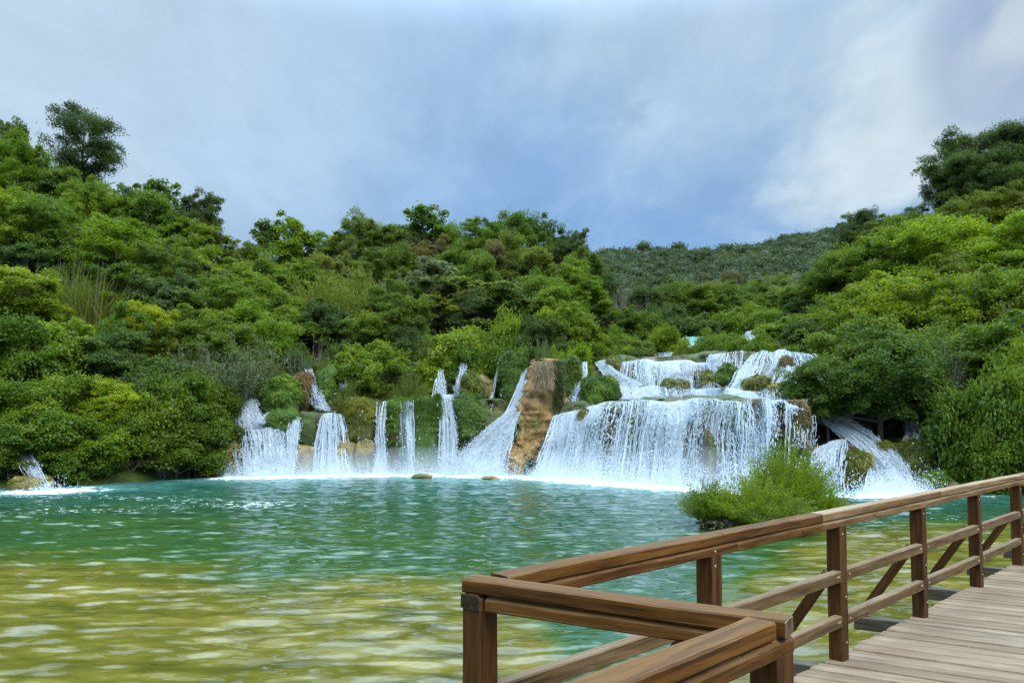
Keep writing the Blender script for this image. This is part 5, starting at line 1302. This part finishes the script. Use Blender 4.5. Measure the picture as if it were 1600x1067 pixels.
def build_boardwalk():
    root = empty('wooden_boardwalk', (0, 0, 0), 'brown wooden boardwalk with plank deck and railing over the pool in front', 'boardwalk')
    top = DZ + 1.0
    # posts of the long railing found from their bases in the photo
    s2 = math.sqrt(.5)
    A0 = on_plane(745, 903, top - .003)[:2]
    B3 = on_plane(1311, 1030, DZ)[:2]; B6 = on_plane(1591, 882, DZ)[:2]
    dA = (B6 - B3) / np.linalg.norm(B6 - B3)
    nA = np.array((dA[1], -dA[0]))           # towards the walkway
    A0 = B3 + dA * ((A0 - B3) @ dA)
    stp = np.linalg.norm(B6 - B3) / 3
    ts = [0.0] + [((B3 - A0) @ dA) + stp * k for k in (-1, 0, 1, 2, 3, 4, 5)]
    def pA(t, off=0., z=0.): q = A0 + dA * t + nA * off; return (q[0], q[1], z)
    dB = None
    P1 = on_plane(1204, 962, top)[:2]
    dB = (P1 - A0) / np.linalg.norm(P1 - A0); nB = np.array((dB[1], -dB[0]))
    print('rail dir', dA, 'B', dB, 'step', stp, 'ts', ts, 'A0', A0, 'P1', P1)
    def post(q, z0=-.9, z1=top - .105, w=.098, seed=0, mat=W_POST):
        a = w / 2; c = .005
        pr = [(-a + c, a), (a - c, a), (a, a - c), (a, -a + c), (a - c, -a), (-a + c, -a), (-a, -a + c), (-a, a - c)]
        p0, p1 = np.array((q[0], q[1], z0)), np.array((q[0], q[1], z1))
        o = beam('post', p0, p1, pr, mat, root, .12, .002, seed=seed)
        # square the post to the railing
        ang = math.atan2(dA[1], dA[0])
        M = Matrix.Translation(Vector(p0.tolist())) @ Matrix.Rotation(ang, 4, 'Z') @ Matrix(((0, 0, -1, 0), (0, 1, 0, 0), (1, 0, 0, 0), (0, 0, 0, 1)))
        o.matrix_basis = M
        return o
    posts = []
    for i, t in enumerate(ts):
        o = post(pA(t), seed=i)
        posts.append(o)
        q = A0 + dA * t
        if i > 0:
            f = q + nA * .050
            for zz in (DZ + .12, DZ + .42): bolt(o, (f[0] + dA[0] * .012, f[1] + dA[1] * .012, zz), (nA[0], nA[1], 0))
            bolt(o, (f[0] - dA[0] * .02, f[1] - dA[1] * .02, top - .16), (nA[0], nA[1], 0))
    p1o = post(P1, seed=31)
    dC = -dA
    def pC(t, z): q = P1 + dC * t; return (q[0], q[1], z)
    # handrail of the long side, in lengths
    cuts = [0.098, ts[1] + .07, ts[2] - .32, ts[3] + .45, ts[5] + .2, ts[7] + .4]
    bolts_at = []
    for i in range(len(cuts) - 1):
        m = W_RAIL if i in (0, 1) else W_PALE
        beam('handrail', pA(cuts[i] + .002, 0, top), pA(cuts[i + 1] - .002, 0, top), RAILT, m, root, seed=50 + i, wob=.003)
    cuts2 = [-.05, ts[1] + .22, ts[2] - .318, ts[3] + .452, ts[5] + .2, ts[7] + .4]
    for i in range(len(cuts2) - 1):
        m = W_RAIL if i in (0, 1) else W_PALE
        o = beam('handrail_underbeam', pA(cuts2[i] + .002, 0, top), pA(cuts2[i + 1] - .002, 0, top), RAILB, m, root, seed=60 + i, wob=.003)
        if i == 0:
            q = A0 + dA * (ts[1] - .02) + nA * .05; bolt(o, (q[0], q[1], top - .085), (nA[0], nA[1], 0))
    # dark end grain of the long under beam at the corner
    q0 = A0 - dA * .0505
    beam('end_grain', (q0[0] - dA[0] * .004, q0[1] - dA[1] * .004, top), (q0[0], q0[1], top), [(y * 1.0, z) for y, z in rectp(.1, .052, .004, -.056)], W_END, root, .01, 0)
    # short rail B
    b0 = A0 - dB * .052; b1 = P1 + dB * .052
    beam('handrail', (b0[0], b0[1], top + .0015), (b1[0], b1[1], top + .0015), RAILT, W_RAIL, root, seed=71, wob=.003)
    b0 = A0 + dB * .055; b1 = P1 - dB * .06
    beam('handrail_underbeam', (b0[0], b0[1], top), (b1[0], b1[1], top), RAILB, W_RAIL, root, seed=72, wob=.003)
    b1 = P1 + dB * .052
    beam('end_grain', (b1[0], b1[1], top), (b1[0] + dB[0] * .004, b1[1] + dB[1] * .004, top), rectp(.094, .05, .004, -.001), W_MID, root, .01, 0)
    # rail C running back past the camera
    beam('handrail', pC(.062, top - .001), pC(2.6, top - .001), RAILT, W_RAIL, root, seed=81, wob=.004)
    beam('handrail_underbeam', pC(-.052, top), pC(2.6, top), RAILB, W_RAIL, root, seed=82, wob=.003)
    for k, zt in enumerate((.59, .30)):
        beam('mid_rail' if k == 0 else 'low_rail', pC(.052, DZ + zt), pC(2.6, DZ + zt), rectp(.058, .074), W_MID, root, seed=83 + k)
    c = P1 + dC * 1.64; post(c, seed=33)
    # mid and low rails between the posts of the long side
    for i in range(len(ts) - 1):
        for k, zt in enumerate((.60, .305)):
            o = beam('mid_rail' if k == 0 else 'low_rail', pA(ts[i] + .050, .019, DZ + zt), pA(ts[i + 1] - .050, .019, DZ + zt), rectp(.058, .074), W_MID, root, seed=90 + i * 2 + k)
            for tt in (ts[i] + .085, ts[i + 1] - .085, ts[i + 1] - .11):
                q = A0 + dA * tt + nA * .0485; bolt(o, (q[0], q[1], DZ + zt - .037), (nA[0], nA[1], 0))
    # cross beams sticking out under each post, diagonal braces from their ends
    dP = dB
    for i, t in enumerate(ts):
        q = A0 + dA * t
        if i == 0: continue
        e = q - dP * .50; g = q + dP * 1.9
        beam('cross_beam', (e[0], e[1], DZ - .051), (g[0], g[1], DZ - .051), rectp(.11, .11), W_BEAM, root, seed=120 + i)
        a = q - dP * .06 - nA * .0
        e2 = q - dP * .44
        beam('brace', (e2[0], e2[1], DZ - .03), (a[0], a[1], DZ + .56), [(-.036, .036), (.036, .036), (.036, -.036), (-.036, -.036)], W_POST, root, seed=140 + i)
    for off in (.35, 1.25, 2.3):  # dark beams added under the deck so the gaps between planks look darker
        q0 = A0 + nA * off + dA * (.3 if off < .9 else -2.2); q1 = A0 + nA * off + dA * 11
        beam('added_stringer', (q0[0], q0[1], DZ - .163), (q1[0], q1[1], DZ - .163), rectp(.14, .18), W_END, root, .4, 0)
    # deck planks (pattern of one surface) : boards parallel to the short rail
    V, Fc, n = [], [], 0
    rng = np.random.default_rng(8)
    k = 0; off = -3.6
    nP = np.array((-dP[1], dP[0]))           # across the boards, away from the camera
    acc = Acc()
    bm_parts = []
    pos = -1.2
    while pos < 12.5:
        w = rng.uniform(.135, .15) if rng.random() < .75 else rng.uniform(.09, .11)
        gap = rng.uniform(.014, .034)
        c0 = A0 + nP * pos
        # start of the board: on the edge just outside the posts, or on rail C's line nearer than the short rail
        if pos + w < 0.02: line_o = P1 + nA * -.04
        else: line_o = A0 - nA * .055
        # solve c0 + dP*s on line (line_o + dA*r)
        M = np.array([[dP[0], -dA[0]], [dP[1], -dA[1]]])
        s, r = np.linalg.solve(M, line_o - c0)
        s += rng.normal() * .008
        s2, _ = np.linalg.solve(M, line_o - (c0 + nP * w))
        L = 3.6 + rng.random() * .02
        zt = DZ + rng.normal() * .0018
        nx = 26
        xx = np.linspace(0, 1, nx)
        ring = [(0, -.05), (0, -.004), (.004, 0), (w * .5, .0008), (w - .004, 0), (w, -.004), (w, -.05)]
        Vv = []
        for x in xx:
            for (yy, zz) in ring:
                f = yy / w
                st = s * (1 - f) + s2 * f
                p = c0 + nP * (yy + .0015 * math.sin(x * 9 + k)) + dP * (st + L * x)
                Vv.append((p[0], p[1], zt + zz + .0012 * math.sin(x * 7 + k * 1.7)))
        acc.add(np.array(Vv), grid_faces(len(ring), nx), rng.random())
        cap = np.array([[0, 1, 5, 6], [1, 2, 4, 5], [2, 3, 4, 4]])
        acc.F.append(np.array([[0, 1, 5, 6], [1, 2, 4, 5]]) + acc.n - len(Vv))
        pos += w + gap; k += 1
    me = acc.me('deck_planks', W_DECK_V)
    o = link('deck_planks', me, root)
    return root

def deck_material():
    m, nt, nd, lk = newmat('deck_plank_wood')
    pos = N(nt, 'ShaderNodeTexCoord').outputs['Object']
    var = N(nt, 'ShaderNodeAttribute', attribute_name='var').outputs['Fac']
    off = N(nt, 'ShaderNodeCombineXYZ'); lk.new(math_n(nt, 'MULTIPLY', var, 41.0), off.inputs[2])
    va = N(nt, 'ShaderNodeVectorMath', operation='ADD')
    r = mapped(nt, pos, (1, 1, 1), (0, 0, 0), (0, 0, DECK_ROT))
    lk.new(r, va.inputs[0]); lk.new(off.outputs[0], va.inputs[1])
    g1 = noise_n(nt, mapped(nt, va.outputs[0], (1.4, 28, 28)), 1.0, 6, .62, .6)
    g2 = noise_n(nt, mapped(nt, va.outputs[0], (4, 120, 40)), 1.0, 4, .6)
    big = noise_n(nt, mapped(nt, va.outputs[0], (1.2, 3, 1)), 1.0, 5, .6)
    g = math_n(nt, 'ADD', math_n(nt, 'MULTIPLY', g1, .6), math_n(nt, 'MULTIPLY', g2, .4))
    c = ramp(nt, [(.30, (.110, .076, .046)), (.5, (.20, .147, .095)), (.70, (.275, .212, .146))], g)
    tint = mixc(nt, var, (.80, .76, .72), (1.12, 1.08, 1.04))
    col = mixc(nt, 1.0, c.outputs[0], tint, 'MULTIPLY')
    st = N(nt, 'ShaderNodeMapRange', i_1=.5, i_2=.75, i_3=0., i_4=.5); lk.new(big, st.inputs[0])
    col = mixc(nt, st.outputs[0], col, (.37, .31, .235))
    p = principled(nt, col, .7, .18, bump(nt, g, .5, .006))
    out(nt, p.outputs[0]); return m

# ------------------------------------------------------------------ world, light, camera
SUN_EL, SUN_AZ = R(52), R(140)      # azimuth clockwise from +Y: behind the camera, to the right
def build_world():
    w = bpy.data.worlds.new('World'); SC.world = w; w.use_nodes = True
    nt = w.node_tree
    for n in list(nt.nodes): nt.nodes.remove(n)
    lk = nt.links
    d = N(nt, 'ShaderNodeTexCoord').outputs['Generated']
    sep = N(nt, 'ShaderNodeSeparateXYZ'); lk.new(d, sep.inputs[0])
    el = sep.outputs[2]
    # cloud deck coordinates: project the direction onto a flat layer so clouds foreshorten to the horizon
    zz = math_n(nt, 'ADD', math_n(nt, 'MAXIMUM', el, 0.0), .22)
    cx = math_n(nt, 'DIVIDE', sep.outputs[0], zz); cy = math_n(nt, 'DIVIDE', sep.outputs[1], zz)
    cv = N(nt, 'ShaderNodeCombineXYZ'); lk.new(cx, cv.inputs[0]); lk.new(cy, cv.inputs[1])
    n1 = noise_n(nt, mapped(nt, cv.outputs[0], (1.0, .62, 1), (2.3, .8, 0)), 1.5, 6, .55, .5)
    n2 = noise_n(nt, mapped(nt, cv.outputs[0], (1.3, .7, 1), (7, 3, 0), (0, 0, .4)), 3.0, 8, .62, .25)
    nn = math_n(nt, 'ADD', math_n(nt, 'MULTIPLY', n1, .62), math_n(nt, 'MULTIPLY', n2, .38))
    def blob(px, py, rad, soft, jit=.25):
        v = Vector((at(px, py, 10.0) - np.array((0, 0, CAMZ))).tolist()).normalized()
        dp = N(nt, 'ShaderNodeVectorMath', operation='DISTANCE'); lk.new(d, dp.inputs[0]); dp.inputs[1].default_value = v
        x = math_n(nt, 'ADD', dp.outputs['Value'], math_n(nt, 'MULTIPLY', math_n(nt, 'SUBTRACT', nn, .5), -jit * 2))
        mr = N(nt, 'ShaderNodeMapRange', interpolation_type='SMOOTHSTEP', i_1=rad + soft, i_2=rad - soft); lk.new(x, mr.inputs[0])
        return mr.outputs[0]
    elr = N(nt, 'ShaderNodeMapRange', interpolation_type='SMOOTHSTEP', i_1=.18, i_2=.46); lk.new(el, elr.inputs[0])
    base = mixc(nt, elr.outputs[0], (.255, .45, .80), (.44, .62, .87))
    cl = N(nt, 'ShaderNodeMapRange', interpolation_type='SMOOTHSTEP', i_1=.44, i_2=.60); lk.new(nn, cl.inputs[0])
    hi = N(nt, 'ShaderNodeMapRange', interpolation_type='SMOOTHSTEP', i_1=.15, i_2=.36); lk.new(el, hi.inputs[0])
    col = mixc(nt, math_n(nt, 'MULTIPLY', math_n(nt, 'MULTIPLY', cl.outputs[0], hi.outputs[0]), .9), base, (.74, .86, .98))
    col = mixc(nt, math_n(nt, 'MULTIPLY', blob(150, 60, .36, .26), .75), col, (.68, .82, .98))
    col = mixc(nt, math_n(nt, 'MULTIPLY', blob(700, 150, .26, .22, .2), .35), col, (.32, .53, .88))
    col = mixc(nt, math_n(nt, 'MULTIPLY', blob(1000, 250, .30, .2, .2), .45), col, (.28, .50, .88))
    col = mixc(nt, math_n(nt, 'MULTIPLY', blob(1130, 40, .16, .14), .6), col, (.70, .81, .92))
    col = mixc(nt, math_n(nt, 'MULTIPLY', blob(1400, 135, .115, .09, .3), .75), col, (.84, .92, .97))
    col = mixc(nt, math_n(nt, 'MULTIPLY', blob(1525, 95, .035, .03, .12), .9), col, (1.02, 1.06, 1.07))
    col = mixc(nt, math_n(nt, 'MULTIPLY', blob(1570, 60, .085, .028, .16), .75), col, (.40, .50, .73))
    col = mixc(nt, math_n(nt, 'MULTIPLY', blob(1590, 20, .03, .02, .2), .7), col, (.72, .78, .86))
    n3 = noise_n(nt, d, 26.0, 6, .68, .5)
    def wisp(px, py, rad, soft, jit):
        v = Vector((at(px, py, 10.0) - np.array((0, 0, CAMZ))).tolist()).normalized()
        df = N(nt, 'ShaderNodeVectorMath', operation='SUBTRACT'); lk.new(d, df.inputs[0]); df.inputs[1].default_value = v
        sc = N(nt, 'ShaderNodeVectorMath', operation='MULTIPLY'); lk.new(df.outputs[0], sc.inputs[0]); sc.inputs[1].default_value = (.62, 1, 1.3)
        ln = N(nt, 'ShaderNodeVectorMath', operation='LENGTH'); lk.new(sc.outputs[0], ln.inputs[0])
        x = math_n(nt, 'ADD', ln.outputs['Value'], math_n(nt, 'MULTIPLY', math_n(nt, 'SUBTRACT', n3, .5), jit))
        mr = N(nt, 'ShaderNodeMapRange', interpolation_type='SMOOTHSTEP', i_1=rad + soft, i_2=rad - soft); lk.new(x, mr.inputs[0])
        return mr.outputs[0]
    w_ = math_n(nt, 'MAXIMUM', math_n(nt, 'MAXIMUM', wisp(958, 186, .011, .010, .07), wisp(984, 178, .014, .010, .07)), wisp(1004, 164, .008, .008, .06))
    col = mixc(nt, math_n(nt, 'MULTIPLY', w_, .38), col, (.32, .45, .70))
    # bright high overcast above the frame
    zen = N(nt, 'ShaderNodeMapRange', interpolation_type='SMOOTHSTEP', i_1=.45, i_2=.70, i_3=1.0, i_4=ZEN); lk.new(el, zen.inputs[0])
    col = mixc(nt, 1.0, col, (.95, 1.0, .99), 'MULTIPLY')
    tx = N(nt, 'ShaderNodeMapRange', i_1=.34, i_2=.66, i_3=SKYK * .93, i_4=SKYK * 1.06); lk.new(n2, tx.inputs[0])
    col = mixc(nt, 1.0, col, N_rgb(nt, tx.outputs[0]), 'MULTIPLY')
    colz = mixc(nt, 1.0, col, N_rgb(nt, zen.outputs[0]), 'MULTIPLY')
    sky = N(nt, 'ShaderNodeTexSky', sky_type='NISHITA', sun_disc=False, sun_elevation=SUN_EL, sun_rotation=SUN_AZ)
    b1 = N(nt, 'ShaderNodeBackground'); b1.inputs[1].default_value = .06; lk.new(sky.outputs[0], b1.inputs[0])
    b2 = N(nt, 'ShaderNodeBackground'); b2.inputs[1].default_value = 1.0; lk.new(colz, b2.inputs[0])
    mx = N(nt, 'ShaderNodeMixShader'); mx.inputs[0].default_value = .92
    lk.new(b1.outputs[0], mx.inputs[1]); lk.new(b2.outputs[0], mx.inputs[2])
    o = N(nt, 'ShaderNodeOutputWorld'); lk.new(mx.outputs[0], o.inputs[0])

def N_rgb(nt, val):
    c = N(nt, 'ShaderNodeCombineColor')
    for i in range(3): nt.links.new(val, c.inputs[i])
    return c.outputs[0]

ZEN = 6.2
SKYK = .50
def build_light_cam():
    L = bpy.data.lights.new('sun', 'SUN'); L.energy = 1.5; L.angle = R(28); L.color = (1.0, .95, .87)
    o = bpy.data.objects.new('sun', L); COL.objects.link(o)
    s = Vector((math.sin(SUN_AZ) * math.cos(SUN_EL), math.cos(SUN_AZ) * math.cos(SUN_EL), math.sin(SUN_EL)))
    o.rotation_euler = s.to_track_quat('Z', 'Y').to_euler(); o.location = s * 50
    cd = bpy.data.cameras.new('camera'); cd.sensor_width = 36; cd.sensor_fit = 'HORIZONTAL'; cd.lens = 36 * F / 1600
    cd.shift_y = (PPY - 533.5) / 1600; cd.clip_end = 3000; cd.clip_start = .05
    c = bpy.data.objects.new('camera', cd); COL.objects.link(c)
    c.location = (0, 0, CAMZ); c.rotation_euler = (R(90) + TH, 0, 0)
    SC.camera = c
    SC.view_settings.view_transform = 'Standard'; SC.view_settings.look = 'None'; SC.view_settings.exposure = EXPO; SC.view_settings.gamma = 1
    cy = SC.cycles
    cy.max_bounces = 6; cy.volume_bounces = 1; cy.diffuse_bounces = 4; cy.glossy_bounces = 3; cy.transmission_bounces = 4; cy.transparent_max_bounces = 14
    cy.sample_clamp_indirect = 4.0
    cy.use_denoising = True
    try: cy.denoising_prefilter = 'ACCURATE'; cy.denoising_input_passes = 'RGB_ALBEDO_NORMAL'
    except Exception: pass
EXPO = 0.9

_dB = math.atan2(-.41, .914)
DECK_ROT = -_dB
W_DECK_V = deck_material()

build_protos()
build_terrain()
build_hill()
build_undergrowth()
build_rocks()
build_falls()
build_water()
build_mist()
build_trees()
label_trees()
build_boardwalk()
build_world()
build_light_cam()
for p in PLANTED:
    if p['h'] > 13 or p['h'] < 1.3: print('TREE', p)
